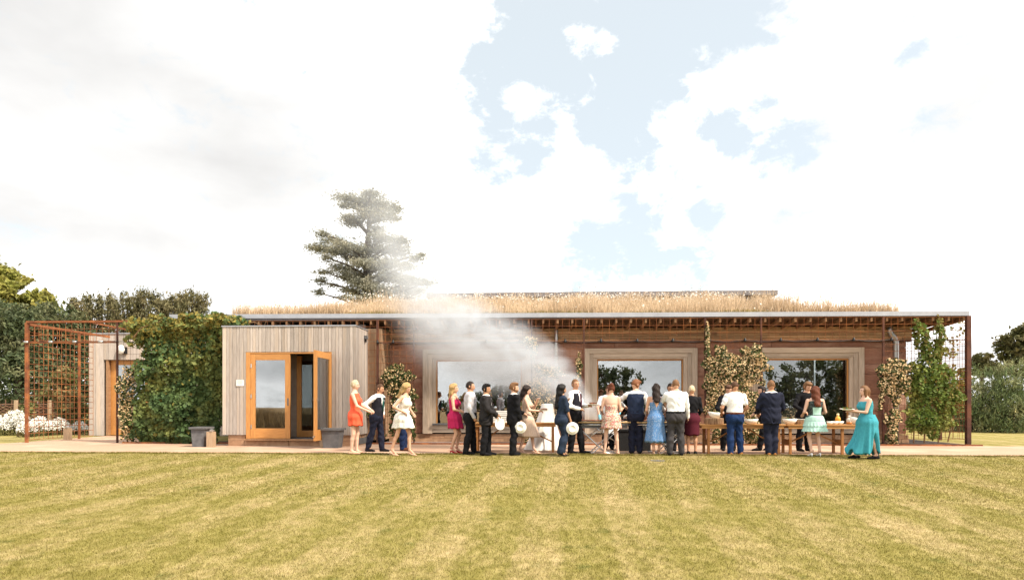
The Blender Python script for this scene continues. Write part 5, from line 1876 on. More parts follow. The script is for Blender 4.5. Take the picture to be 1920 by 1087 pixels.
    # hair, in the head's own frame
    hb_lo = np.array((-.15, -.20, -.16)); hb_hi = np.array((.15, .15, .17))
    L = 0
    if style.startswith('long'):
        L = float(style[4:] or .38); hb_lo[2] = -L - .06

    def hfn(p):
        d = d_ell(p, (0, -.010, .014), (.086, .106, .121) if style not in ('short', 'crop') else (.082, .102, .121))
        x, y, z = p[:, 0], p[:, 1], p[:, 2]
        if style in ('short', 'crop'):
            if style == 'crop': d = d + .006
            face_ = np.maximum(.020 + .25 * np.abs(x) - y, z - .068)
            nape = np.maximum(z + .035 + .35 * (y + .06), -1 - y)
            d = np.maximum(np.maximum(d, -face_), -nape)
            if style == 'short': d = smin(d, d_ell(p, (.012, .045, .098), (.062, .05, .028)), .03)
        elif style == 'bald':
            d = np.maximum(d + .009, -np.maximum(.0 - y, z - .085)); d = np.maximum(d, -(z + .03))
        else:
            face_ = np.maximum(np.maximum(.035 - y, z - .074), np.abs(x) - .066)
            d = np.maximum(d, -face_)
            d = np.maximum(d, -(z + .075))
            if style == 'updo':
                d = smin(d, np.linalg.norm(p - np.array((0, -.085, .085)), axis=1) - .052, .03)
                d = np.maximum(d, -(z + .05 + .3 * (y + .05)))
            elif style == 'bob':
                for s_ in (-1, 1):
                    d = smin(d, d_cone(p, (s_ * .066, -.005, .02), (s_ * .072, .0, -.125), .032, .028), .03)
                d = smin(d, d_cone(p, (0, -.075, .0), (0, -.085, -.12), .06, .045), .04)
            else:
                q = p.copy(); q[:, 1] = (q[:, 1] + .085) / .62 - .085
                d = smin(d, d_cone(q, (0, -.075, .02), (.0, -.115 - .05 * L, -L), .086, .074), .04)
                for s_ in (-1, 1):
                    d = smin(d, d_cone(p, (s_ * .062, -.02, .03), (s_ * .078, -.045, -min(L, .24)), .030, .022), .03)
        ang = np.arctan2(x, -y - .01)
        return d + .0045 * np.sin(ang * 22 + 9 * z + 3 * np.sin(z * 22)) + (.006 * np.sin(z * 40 + x * 30) if L else 0) - .001
    Vh, Fh = surfnet(hfn, hb_lo, hb_hi, .0105)
    Rhair = Rh if L == 0 else Rh
    link('hair', nmesh('hair', hc + (Vh * hs) @ Rhair.T, Fh, True), MATS['hair_' + hair], root)
    if beard:
        def bfn2(p):
            d = d_ell(p, (0, .012, -.055), (.066, .082, .066))
            return np.maximum(np.maximum(d, p[:, 2] + .045 - .25 * np.abs(p[:, 0])), -(p[:, 1] - .0))
        Vh, Fh = surfnet(bfn2, (-.1, -.05, -.15), (.1, .14, .02), .01)
        link('beard', nmesh('beard', hc + (Vh * hs) @ Rh.T, Fh, True), MATS['hair_' + hair], root)
    for s_ in (-1, 1):
        ec = np.array((s_ * .030, .0815, .008))
        link('eye', MB().lathe([(.001, .005), (.008, .003), (.0095, 0), (.008, -.003), (.001, -.005)], (0, 0, 0), 8, 1, .45).add(*MB().box((0, .002, .018), (.024, .006, .005)).arrays()).mesh('eye', smooth=True), 'eye_dark', root).matrix_local = Matrix.Translation(hc + Rh @ ec * hs) @ Matrix(Rh).to_4x4()
    link('mouth', MB().lathe([(.001, .005), (.016, .003), (.021, 0), (.016, -.003), (.001, -.005)], (0, 0, 0), 10, 1, .35).mesh('mouth', smooth=True), 'lips', root).matrix_local = Matrix.Translation(hc + Rh @ np.array((0, .096, -.061)) * hs) @ Matrix(Rh).to_4x4()

    fwd = np.array((math.cos(R(face)), math.sin(R(face)), 0)); rgt = np.array((math.sin(R(face)), -math.cos(R(face)), 0))

    def world(q):
        return np.array((x0, y0, z0)) + rgt * q[0] + fwd * q[1] + np.array((0, 0, q[2]))
    info = dict(root=root, hand={s_: world(wri[s_] + hand_dir[s_] * .08 * S) for s_ in (-1, 1)}, wrist={s_: world(wri[s_]) for s_ in (-1, 1)}, world=world, S=S, H=H, knee=knee, feet=feet, ank=ank, U=U)
    return info


PP = {}
PP[1] = person(665, 851, 1.84, 0, 'woman in an orange red shift dress with short pale hair, leftmost in the queue', skin='pale', hair='pale_blond', style='crop', sex='f', wr=(.12, .34, 1.02), wl=(-.06, .36, 1.04), hr=(.5, -.6, -.3),
               torso_cloth=('orange', .53, .815), skirt=('orange', .60, .70, .185, 7, .05), shoe='nude', shoe_style='flat', head=(-.1, .05, 0), fl=(-.07, .05), fr=(.07, -.04), bulk=.95)
PP[2] = person(706, 846.5, 1.77, -18, 'man in dark waistcoat and green tie, hand on hip, next to the woman in orange', top='white', bottom='navy', vest='vest_dark', tie='tie_green', collar='white', skin='tanned', hair='brown', style='crop', lean=.13,
               wr=(.20, -.02, 1.02), hr=(.8, -.9, 0), wl=(-.22, .06, .95), hl=(-.8, -.6, 0), fr=(.07, -.20), fl=(-.10, .12), head=(.1, .3, 0))
PP[3] = person(757, 844.5, 1.72, -10, 'man in white shirt and blue trousers hidden behind the blonde woman in white', top='white', bottom='royal', skin='tanned', hair='brown', style='crop', wr=(.24, .0, 1.0), hr=(1, -.5, 0), wl=(-.24, 0, 1.0), hl=(-1, -.5, 0), shoe='brown')
PP[4] = person(755, 854, 1.76, -12, 'blonde woman in a short white patterned dress striding with hand on hip', skin='fair', hair='blond', style='long.24', sex='f', lean=.13, wr=(.17, .10, 1.05), hr=(.7, -1, .1), wl=(-.14, .22, 1.0), hl=(-.6, -.5, 0),
               torso_cloth=('pale_print', .53, .80), skirt=('pale_print', .615, .66, .19, 8, .06), belt='pale_print', straps=True, shoe='nude', heels=True, head=(-.15, .42, 0), fr=(.07, -.24), fl=(-.07, .17), bulk=1.0)
PP[5] = person(851, 850, 1.75, -3, 'woman in a short magenta dress with long blonde hair', skin='fair', hair='blond', style='long.30', sex='f', wr=(.12, .27, 1.04), hr=(.5, -.8, -.1), wl=(-.08, .30, 1.0), torso_cloth=('magenta', .53, .775), straps=True,
               skirt=('magenta', .60, .63, .205, 9, .07), shoe='red', heels=True, shoe_style='strap', head=(-.25, -.02, 0), fl=(-.07, .08), fr=(.07, -.02))
PP[6] = person(881, 851.5, 1.80, 8, 'heavy man in a pale grey shirt and black trousers with hand in pocket', top='grey_shirt', bottom='black', skin='tanned', hair='dark', style='crop', bulk=1.14, wr=(.25, .10, .88), hr=(.5, -.8, 0), fl=(-.1, .12), fr=(.1, -.08), head=(-.15, .05, 0), collar='grey_shirt')
PP[7] = person(911, 853.5, 1.73, -5, 'man with black hair in a charcoal suit holding an upright white plate', top='white', bottom='black', outer='charcoal', collar='white', skin='olive', hair='black', style='short', bulk=1.06, wr=(.14, .30, 1.0), hr=(.6, -.8, -.1), wl=(-.02, .30, .88), head=(-.25, .05, 0), fl=(-.09, .06), fr=(.09, -.04))
PP[8] = person(963, 853, 1.76, 22, 'bearded man in a black suit carrying a white plate low', top='white', bottom='black', outer='black', collar='white', skin='fair', hair='light_brown', style='short', beard=True, wr=(.21, .12, .80), hr=(.5, -.8, 0), wl=(-.1, .3, 1.0), head=(-.35, .02, 0), fl=(-.09, .05), fr=(.09, -.05))
PP[9] = person(987, 850.5, 1.70, -5, 'woman with dark wavy hair in a pleated cream dress eating from a plate', skin='pale', hair='dark', style='long.34', sex='f', wr=(.10, .33, 1.10), hr=(.5, -.8, -.2), wl=(-.10, .27, 1.36), hl=(-.6, -.1, -.8), torso_cloth=('cream', .53, .79), straps=True,
               skirt=('cream', .60, .42, .255, 30, .055), shoe='nude', heels=True, head=(-.05, .30, 0), fr=(.06, -.14), fl=(-.06, .20), bulk=.96)
PP[10] = person(1053, 855, 1.72, 25, 'woman in a navy jumpsuit with long black hair carrying a white plate', skin='olive', hair='black', style='long.42', sex='f', top='jump', bottom='jump', trouser_wide=2.4, sleeves='elbow', wr=(.20, .16, .80), hr=(.5, -.8, 0), wl=(-.12, .22, 1.34), hl=(-.5, -.2, -.9),
                shoe='black', heels=True, head=(-.15, .05, 0), fl=(-.07, .07), fr=(.07, -.05), bulk=1.03)
PP[11] = person(1078, 850.5, 1.86, -28, 'smiling man in waistcoat and purple tie carrying a plate through the smoke', top='white', bottom='black', vest='vest_dark', tie='tie_purple', collar='white', skin='tanned', hair='light_brown', style='crop', wl=(-.02, .34, 1.13), hl=(-.5, -.6, -.5), wr=(.16, .2, 1.05), hr=(.6, -.7, 0),
                head=(-.55, .02, .08), fl=(-.10, .16), fr=(.10, -.05))
PP[12] = person(1146, 852, 1.73, 90, 'woman with red updo in a floral dress with tan belt, seen from behind', skin='pale', hair='auburn', style='updo', sex='f', wr=(.18, .25, 1.02), hr=(.35, -.9, -.3), wl=(-.18, .25, 1.02), hl=(-.35, -.9, -.3), torso_cloth=('floral', .60, .70), skirt=('floral', .63, .63, .25, 9, .07),
                belt='tan', shoe='nude', shoe_style='flat', head=(0, .25, 0), fl=(-.16, .02), fr=(.16, .0), bulk=1.05)
PP[13] = person(1141, 842.5, 1.76, 270, 'cook in white shirt and blue gloves behind the first grill', top='white', bottom='black', sleeves='short', skin='fair', hair='brown', style='crop', wr=(.26, .25, .90), hr=(.9, -.3, 0), wl=(-.26, .22, .98), hl=(-.9, -.3, 0), gloves='glove', head=(0, .55, 0), lean=.1, bulk=1.1, apron=('white', .45))
PP[14] = person(1192, 850.5, 1.85, 80, 'man in a navy waistcoat and white sleeves leaning over the grill', top='white', bottom='navy', vest='vest_navy', collar='white', skin='fair', hair='ginger', style='short', wr=(.24, .20, .90), hr=(.7, -.7, 0), wl=(-.28, .28, 1.12), hl=(-1, -.2, -.2), head=(-.75, .42, 0), fl=(-.09, 0), fr=(.09, .02))
PP[15] = person(1230, 852.5, 1.73, 90, 'woman in a blue lace midi dress with long dark hair, seen from behind', skin='fair', hair='dark', style='long.30', sex='f', wr=(.26, .26, 1.0), hr=(.45, -.9, -.3), wl=(-.17, .26, 1.02), hl=(-.35, -.9, -.3), torso_cloth=('blue_lace', .59, .74), straps=True, back_open=(.655, .075),
                skirt=('blue_lace', .63, .30, .26, 10, .07), shoe='nude', heels=True, head=(0, .2, 0), fl=(-.055, 0), fr=(.075, .02))
PP[16] = person(1267, 853.5, 1.83, 86, 'broad man in a white shirt and grey trousers, seen from behind', top='white', bottom='grey_trouser', collar='white', skin='fair', hair='light_brown', style='crop', bulk=1.16, wr=(.30, .16, .86), hr=(.6, -.7, 0), wl=(-.22, .32, 1.05), hl=(-1, -.3, -.2), head=(0, .25, 0), fl=(-.14, 0), fr=(.13, .02), belt='black')
PP[17] = person(1257, 844.5, 1.80, 270, 'cook in dark clothes half hidden behind the man in grey trousers', top='black', bottom='black', skin='tanned', hair='dark', style='crop', wr=(.24, .28, .95), wl=(-.24, .28, .95), head=(0, .4, 0))
PP[18] = person(1297, 852, 1.70, 78, 'woman with short blonde hair in black cardigan and maroon skirt', skin='tanned', hair='pale_blond', style='crop', sex='f', top='black', sleeves='long', torso_cloth=None, skirt=('maroon', .60, .47, .165, 5, .03), wr=(.16, .26, 1.0), hr=(.4, -.9, -.2), wl=(-.16, .28, 1.0), hl=(-.4, -.9, -.2),
                shoe='black', heels=False, head=(0, .2, 0), fl=(-.08, 0), fr=(.09, .02), bulk=1.06)
PP[19] = person(1366, 844.8, 1.75, 262, 'server in black behind the salad table, hidden by the man in the polo shirt', top='black', bottom='black', skin='fair', hair='brown', style='short', wr=(.22, .30, 1.05), wl=(-.22, .28, 1.0), head=(0, .4, 0), fl=(-.12, 0), fr=(.14, .0))
PP[20] = person(1378, 852.8, 1.79, 96, 'man in a white polo shirt, blue trousers and brown belt at the salad table', top='white', bottom='blue_trouser', sleeves='short', skin='tanned', hair='brown', style='crop', bulk=1.08, belt='brown', shoe='tan', wr=(.24, .24, 1.0), hr=(.5, -.8, -.2), wl=(-.24, .22, 1.0), hl=(-.5, -.8, -.2), head=(0, .38, 0), fl=(-.12, 0), fr=(.15, .05), collar='white')
PP[21] = person(1446, 853.8, 1.81, 90, 'man in a navy suit with tan shoes, seen from behind', top='white', bottom='navy', outer='navy', collar='white', skin='tanned', hair='light_brown', style='crop', bulk=1.1, shoe='tan', wr=(.22, .25, .98), hr=(.5, -.9, 0), wl=(-.22, .25, .98), hl=(-.5, -.9, 0), head=(0, .25, 0), fl=(-.07, 0), fr=(.07, .02))
PP[22] = person(1434, 844.5, 1.72, 190, 'server in black walking behind the man in the navy suit', top='black', bottom='black', skin='fair', hair='dark', style='short', fl=(-.08, .22), fr=(.08, -.2), wr=(.2, .2, 1.0), wl=(-.2, .2, 1.0), lean=.1)
PP[23] = person(1507, 845.5, 1.84, 282, 'young server in black bending over the table behind the woman in mint', top='black', bottom='black', skin='fair', hair='light_brown', style='short', lean=.2, wr=(.20, .32, 1.0), wl=(-.22, .30, 1.05), hr=(.9, -.5, 0), hl=(-.9, -.5, 0), head=(.1, .45, 0), fl=(-.12, 0), fr=(.12, .0))
PP[24] = person(1528, 855.5, 1.66, 93, 'woman with long auburn hair in a mint tiered dress with black lace', skin='pale', hair='auburn', style='long.34', sex='f', wr=(.20, .24, 1.04), hr=(.40, -.9, -.3), wl=(-.20, .24, 1.04), hl=(-.40, -.9, -.3), torso_cloth=('black_lace', .55, .79), straps=True,
                skirt=('mint', .585, .60, .25, 18, .05), shoe='white', heels=True, head=(0, .15, 0), fl=(-.10, 0), fr=(.13, .04), bulk=1.14, belt='black')
PP[25] = person(1626, 860, 1.68, 180, 'woman in a long teal dress striding away with a full plate', skin='pale', hair='light_brown', style='bob', sex='f', lean=.08, wl=(-.10, .36, 1.14), hl=(-.5, -.9, -.5), wr=(.06, .37, 1.14), hr=(.5, -.9, -.4), torso_cloth=('teal', .53, .785), straps=True,
                shoe='black', shoe_style='flat', head=(.1, -.02, 0), fl=(-.07, -.16), fr=(.08, .22), bulk=1.2, belt='teal')

# the teal dress streams around the stride: a lofted skirt with a split over the rear leg
i25 = PP[25]
S = i25['S']; H = i25['H']
sg = 90; nr = 22
a = np.arange(sg) / sg * 2 * math.pi
rings = []
for i in range(nr):
    t = i / (nr - 1)
    z = .605 * H + (.10 - .605 * H) * t
    wa = np.interp(max(z, .47 * H), TORSO_F[:, 0] * H, TORSO_F[:, 1] * H * 1.2) + .018 + .02 * min(1, t * 5)
    ra = wa * (1 - t) + .24 * t; rb = (wa * .92) * (1 - t) + .275 * t
    fold = 1 + (.10 * t ** 1.2) * np.cos(a * 9 + 2 * np.sin(a * 2)) + .05 * t * np.cos(a * 17 + 1)
    cx = 0.0; cy = .02 * t
    front = np.clip(np.sin(a), 0, 1) ** 3
    back = np.clip(-np.sin(a), 0, 1) ** 4
    ring = np.stack([cx + ra * fold * np.cos(a), cy + rb * fold * np.sin(a) + front * .17 * t ** 3, z + front * .16 * t ** 2 * np.cos(a * 5) ** 2 + .03 * np.cos(a * 9) * t], 1)
    # the split: hem lifts between the legs on the near side
    split = np.exp(-((a - 3.55) / .30) ** 2)
    ring[:, 2] += split * .34 * np.clip((t - .45) / .55, 0, 1)
    ring[:, 0] += split * .13 * np.clip((t - .45) / .55, 0, 1)
    rings.append(ring)
inner = rings[-1] + (0, 0, .01); c_ = inner.mean(0); inner = c_ + (inner - c_) * .97
link('skirt', MB().loft(rings + [inner]).mesh('skirt', smooth=True), MATS['cloth_teal'], i25['root'])
add_bl = [MB().lathe([(.001, .02), (.020, .0), (.02, -.02), (.001, -.02)], (0, 0, 0), 10)]
# mint dress: pale panel at the back and frill tiers
i24 = PP[24]; H = i24['H']
for zt_, zb_, r0, r1 in ((.50 * H, .72, .225, .262), (.44 * H, .595, .24, .285)):
    a = np.arange(96) / 96 * 2 * math.pi
    rr = []
    for t in np.linspace(0, 1, 5):
        r_ = (r0 + (r1 - r0) * t) * (1 + .045 * t * np.cos(a * 22))
        rr.append(np.stack([r_ * np.cos(a), r_ * .9 * np.sin(a) + .005, np.full(96, zt_ + (zb_ - zt_) * t) + .008 * np.cos(a * 22) * t], 1))
    link('frill', MB().loft(rr).mesh('frill', smooth=True), MATS['cloth_mint'], i24['root'])
a = np.linspace(-math.pi / 2 - .62, -math.pi / 2 + .62, 12)
Tf = TORSO_F * H
rr = []
for z in np.linspace(.595 * H, .70 * H, 6):
    wa = np.interp(z, Tf[:, 0], Tf[:, 1]) * 1.14 + .022; wb = np.interp(z, Tf[:, 0], Tf[:, 2]) * 1.14 + .026
    rr.append(np.stack([wa * np.cos(a), wb * np.sin(a) + .006, np.full(12, z)], 1))
link('back_panel', MB().loft(rr, False).mesh('back_panel', smooth=True), MATS['cloth_mint'], i24['root'])
# ================================================================== tables, grills and what stands on them
def trestle(px0, px1, y0, y1, ztop, label, legs_px, braces):
    x0, x1 = Xat(px0, y0), Xat(px1, y0)
    t = thing('trestle_table', label, 'table', ((x0 + x1) / 2, (y0 + y1) / 2, 0), 'wooden trestle tables on the gravel')
    nb = 4
    for i in range(nb):
        a = y0 + (y1 - y0) * i / nb
        block(t, 'top_board', (x0, a + .002, ztop - .03), (x1, a + (y1 - y0) / nb - .002, ztop), 'table_wood')
    for yy in (y0 + .02, y1 - .05):
        block(t, 'apron_rail', (x0 + .04, yy, ztop - .10), (x1 - .04, yy + .03, ztop - .033), 'table_wood')
    for i, p_ in enumerate(legs_px):
        x = Xat(p_, y0)
        for yy in (y0 + .055, y1 - .11):
            block(t, 'leg', (x - .03, yy, 0), (x + .03, yy + .05, ztop - .033), 'table_leg')
        block(t, 'leg_rail', (x - .02, y0 + .108, .22), (x + .02, y1 - .113, .36), 'table_leg')
        dr = braces[i]
        if dr:
            for yy in (y0 + .3,):
                part(t, 'brace', MB().tube([(x, yy, .26), (x + dr * .35, yy, .42), (x + dr * .75, yy, ztop - .06)], .02, 6), 'table_leg')
    return t


TY0, TY1 = 15.98, 16.62
trestle(880, 1045, 16.35, 16.95, .76, 'wooden trestle table behind the queue beside the white cloth', (893, 1037), (1, -1))
trestle(1313, 1474, TY0, TY1, .735, 'wooden trestle table with salads behind the man in the polo shirt', (1330, 1462), (1, -1))
trestle(1476, 1646, TY0, TY1, .735, 'wooden trestle table beside the woman in teal', (1484, 1582), (1, -1))
block(bpy.data.objects['trestle_table.002'], 'leg', (Xat(1640, TY1) - .03, TY1 - .11, 0), (Xat(1640, TY1) + .03, TY1 - .06, .70), 'table_leg')


mat('charcoal_bed', (.05, .045, .042), (.015, .014, .014), scale=40, rough=.95, bump=.9)
mat('meat', (.26, .10, .05), (.13, .045, .022), scale=30, rough=.6, island=.3, bump=.4)
mat('bun', (.55, .32, .13), (.45, .24, .08), scale=20, rough=.7)
mat('salad', (.10, .16, .03), (.05, .09, .015), scale=18, island=.4, rough=.6, c3=(.35, .06, .03), c3scale=14)
mat('bamboo_rail', (.50, .34, .17), (.40, .26, .12), scale=8, rough=.6)


def grill(px0, px1, y0, y1, ztop, label, seed):
    rg = np.random.default_rng(seed)
    x0, x1 = Xat(px0, y0), Xat(px1, y0)
    t = thing('barbecue_grill', label, 'grill', ((x0 + x1) / 2, (y0 + y1) / 2, 0), 'long folding grills')
    mb = MB()
    mb.span((x0, y0, ztop - .16), (x1, y0 + .012, ztop)); mb.span((x0, y1 - .012, ztop - .16), (x1, y1, ztop))
    mb.span((x0, y0 + .013, ztop - .16), (x0 + .012, y1 - .013, ztop)); mb.span((x1 - .012, y0 + .013, ztop - .16), (x1, y1 - .013, ztop))
    mb.span((x0 + .013, y0 + .013, ztop - .16), (x1 - .013, y1 - .013, ztop - .148))
    part(t, 'fire_tray', mb, 'slate_grey')
    part(t, 'charcoal', MB().span((x0 + .02, y0 + .02, ztop - .147), (x1 - .02, y1 - .02, ztop - .09)), 'charcoal_bed')
    for yy in (y0 - .03, y1 + .03):
        part(t, 'side_rail', MB().tube([(x0 - .08, yy, ztop - .015), (x1 + .08, yy, ztop - .015)], .018, 8), 'bamboo_rail', True)
        part(t, 'side_rail', MB().tube([(x0 - .06, yy, ztop - .075), (x1 + .06, yy, ztop - .075)], .014, 8), 'steel', True)
    xx = x0 + .05
    g = MB()
    while xx < x1 - .03:
        g.tube([(xx, y0 + .01, ztop + .004), (xx, y1 - .01, ztop + .004)], .004, 4); xx += .035
    o = part(t, 'grate', g, 'steel'); o['kind'] = 'stuff'
    for s_, xe in ((1, x0 + .12), (-1, x1 - .12)):
        for yy in (y0 - .005, y1 + .005):
            part(t, 'leg', MB().tube([(xe, yy, ztop - .1), (xe + s_ * .72, yy, .03), (xe + s_ * .98, yy, .02)], .016, 8), 'steel', True)
            part(t, 'brace', MB().tube([(xe + s_ * .72, yy + .02, ztop - .1), (xe + s_ * .18, yy + .02, .32)], .012, 8), 'steel', True)
    # food on the grate, each piece its own thing would be too small to tell apart here
    f = MB()
    for _ in range(46):
        cx, cy = rg.uniform(x0 + .1, x1 - .1), rg.uniform(y0 + .06, y1 - .06)
        f.lathe([(.001, 0), (.045, .004), (.05, .016), (.035, .03), (.001, .034)], (cx, cy, ztop + .009), 8, rg.uniform(.7, 1.3), rg.uniform(.6, 1))
    fo = link('grilled_meat', f.mesh('grilled_meat', ((x0 + x1) / 2, (y0 + y1) / 2, ztop), True), 'meat', None, ((x0 + x1) / 2, (y0 + y1) / 2, ztop))
    tag(fo, 'browned pieces of meat spread over the ' + ('first' if seed == 1 else 'second') + ' grill', 'meat', kind='stuff')
    return t


grill(1072, 1176, 15.98, 16.56, .80, 'long steel grill with crossed legs in front of the cook in gloves', 1)
grill(1200, 1306, 15.98, 16.56, .80, 'long steel grill with crossed legs behind the man in grey trousers', 2)
# crumpled foil parcel
c = pt(1177, 783, 16.3)
rgf = np.random.default_rng(4)
mbf = MB().lathe([(.001, -.06), (.08, -.06), (.12, -.02), (.11, .04), (.05, .075), (.001, .08)], c, 14)
Vf, Ff = mbf.arrays(); Vf += rgf.normal(size=Vf.shape) * .012
single('foil_tray', MB().add(Vf, Ff), 'steel', 'crumpled foil parcel at the end of the first grill', 'foil', (c[0], c[1], c[2] - .07))
c = (Xat(1190, 17.0), 17.1, 0)
sbx = thing('storage_box', 'black box standing under the grills', 'box', c)
part(sbx, 'box_body', MB().span((c[0] - .42, 17.0, 0), (c[0] + .42, 17.5, .52)), 'black_matt')
part(sbx, 'lid', MB().span((c[0] - .44, 16.98, .523), (c[0] + .44, 17.52, .57)), 'black')

# tall table under a white cloth
tx0, ty0 = Xat(1026, 17.3), 17.4
pt_ = thing('cocktail_table', 'tall round table draped in a white cloth behind the queue', 'table', (tx0, ty0, 0))
a = np.arange(64) / 64 * 2 * math.pi
rr = [np.stack([tx0 + .001 * np.cos(a), ty0 + .001 * np.sin(a), np.full(64, 1.255)], 1), np.stack([tx0 + .145 * np.cos(a), ty0 + .145 * np.sin(a), np.full(64, 1.25)], 1)]
for t in np.linspace(0, 1, 12):
    r_ = (.16 + .30 * t ** 1.2) * (1 + .20 * t * np.cos(a * 7 + 1.5 * np.sin(a * 2)) + .07 * t * np.cos(a * 15))
    rr.append(np.stack([tx0 - .1 * t + r_ * np.cos(a), ty0 + r_ * np.sin(a), np.full(64, 1.23 - 1.215 * t)], 1))
part(pt_, 'tablecloth', MB().loft(rr), 'white', True)
part(pt_, 'table_leg', MB().tube([(tx0, ty0, 0), (tx0, ty0, 1.2)], .04, 8), 'steel')

# crates on the first table
for i, (px, py0, w, h, lb) in enumerate(((938, 793, .34, .17, 'lower white slatted crate on the trestle table'), (940, 781.5, .30, .14, 'upper white slatted crate on the trestle table'))):
    c = pt(px, py0, 16.55); z0 = .76 if i == 0 else .935
    cr = thing('crate', lb, 'crate', (c[0], 16.55, z0))
    for q in range(3):
        for sy in (-.13, .13):
            block(cr, 'slat', (c[0] - w / 2, 16.55 + sy - .008, z0 + q * h / 3 + .004), (c[0] + w / 2, 16.55 + sy + .008, z0 + (q + 1) * h / 3 - .008), 'white')
        for sx in (-1, 1):
            block(cr, 'slat', (c[0] + sx * (w / 2 - .02) - .008, 16.43, z0 + q * h / 3 + .004), (c[0] + sx * (w / 2 - .02) + .008, 16.67, z0 + (q + 1) * h / 3 - .008), 'white')
    block(cr, 'bottom_board', (c[0] - w / 2 + .03, 16.44, z0 + .002), (c[0] + w / 2 - .03, 16.66, z0 + .012), 'white')


def bowl(px, yy, z, rx, h, label, food='salad', seed=0, tilt=0.0):
    x = Xat(px, yy)
    t = thing('salad_bowl', label, 'bowl', (x, yy, z), 'white serving bowls')
    mb = MB().lathe([(.001, .0), (rx * .5, .0), (rx * .8, h * .45), (rx, h), (rx * .97, h), (rx * .76, h * .5), (rx * .4, .02), (.001, .02)], (x, yy, z), 28, 1, .62)
    V, F = mb.arrays()
    V[:, 2] += tilt * (V[:, 0] - x) * np.clip((V[:, 2] - z) / h, 0, 1)
    part(t, 'bowl_shell', MB().add(V, F), 'white_china', True)
    if food:
        rg = np.random.default_rng(seed)
        n_ = 260
        a = rg.random(n_) * 6.28; q = np.sqrt(rg.random(n_)) * .8
        p = np.stack([x + np.cos(a) * q * rx, yy + np.sin(a) * q * rx * .6, z + h * (.72 + .35 * (1 - q)) + rg.random(n_) * .02 + tilt * np.cos(a) * q * rx * .7], 1)
        V, F = leaves(p, .05, np.tile((0, 0, 1), (n_, 1)), .4, .7, 0, rg)
        fol(t, 'salad_leaves', V, F, food)


def log_slice(px, yy, z, r, h, label):
    x = Xat(px, yy)
    t = thing('log_slice', label, 'wood slice', (x, yy, z), 'log slice stands')
    a = np.arange(26) / 26 * 2 * math.pi
    rr = 1 + .04 * np.sin(a * 3 + px) + .025 * np.sin(a * 11)
    ring = lambda k, zz: np.stack([x + r * k * rr * np.cos(a), yy + r * .8 * k * rr * np.sin(a), np.full(26, z + zz)], 1)
    part(t, 'bark', MB().loft([ring(.98, 0), ring(1, .02), ring(1, h - .015), ring(.97, h)]), 'log')
    part(t, 'cut_face', MB().loft([ring(.965, h + .001), ring(.001, h + .003)]), 'log_end')


ZT_ = .736
log_slice(1339, 16.3, ZT_, .23, .15, 'thick log slice carrying the tilted salad bowl at the table end')
bowl(1341, 16.28, ZT_ + .155, .185, .14, 'white salad bowl raised on the thick log slice', seed=1, tilt=-.12)
bowl(1408, 16.2, ZT_, .185, .13, 'white oval bowl between the polo shirt man and the navy suit', seed=2)
bowl(1481, 16.2, ZT_, .185, .14, 'white oval bowl of salad just right of the navy suit', seed=3)
log_slice(1503, 16.32, ZT_, .19, .10, 'low log slice under the white plate beside the woman in mint')
bowl(1609, 16.2, ZT_, .21, .15, 'large white boat shaped bowl in front of the woman in teal', seed=4, tilt=-.22)
for i, (px, lb) in enumerate(((1556, 'small white dish beside the woman in mint'), (1566, 'small white dish at the middle of the sauce row'), (1576, 'small white dish next to the boat shaped bowl'))):
    bowl(px, 16.15 + .05 * i, ZT_, .085, .075, lb, None)


def plate(c, r, label, normal=(0, 0, 1), food=None, seed=0):
    """dinner plate with rim and well; normal is the way its upper side looks"""
    nv = Vector(normal).normalized()
    q = nv.to_track_quat('Z', 'Y').to_matrix()
    t = thing('dinner_plate', label, 'plate', tuple(c), 'white dinner plates')
    k = r / .14
    mb = MB().lathe([(.001, .001), (.066 * k, .001), (.070 * k, -.008), (.080 * k, -.008), (.086 * k, .004), (.136 * k, .018), (.14 * k, .021), (.136 * k, .023), (.09 * k, .013), (.08 * k, .005), (.001, .004)], (0, 0, 0), 30)
    V, F = mb.arrays()
    V = V @ np.array(q).T
    link('plate_dish', nmesh('plate_dish', V, F, True), 'white_china', t)
    if food:
        rg = np.random.default_rng(seed)
        n_ = 90
        a = rg.random(n_) * 6.28; s_ = np.sqrt(rg.random(n_)) * .085 * k
        V, F = leaves(np.stack([np.cos(a) * s_, np.sin(a) * s_, .018 + rg.random(n_) * .025], 1), .045, np.tile((0, 0, 1), (n_, 1)), .4, .8, 0, rg)
        o = link('food', nmesh('food', V @ np.array(q).T, F), 'salad' if seed % 2 else 'meat', t); o['kind'] = 'stuff'


plate((Xat(1503, 16.32), 16.32, ZT_ + .105), .15, 'white plate lying on the low log slice')


def bottle(px, yy, label, h=.24, r=.045, juice=True):
    x = Xat(px, yy)
    t = thing('sauce_bottle', label, 'bottle', (x, yy, ZT_))
    part(t, 'bottle_body', MB().lathe([(.001, 0), (r, 0), (r, h * .5), (r * .85, h * .62), (r * .42, h * .74), (r * .42, h * .8)], (x, yy, ZT_), 14), 'juice' if juice else 'jar', True)
    part(t, 'cap', MB().lathe([(r * .43, h * .78), (r * .5, h * .8), (r * .5, h * .96), (.001, h)], (x, yy, ZT_), 12), 'cream_cap' if juice else 'jar', True)
    if not juice:
        part(t, 'sauce', MB().lathe([(.001, .002), (r * 1.02, .002), (r * 1.02, h * .22), (.001, h * .22)], (x, yy, ZT_), 14), 'sauce', True)


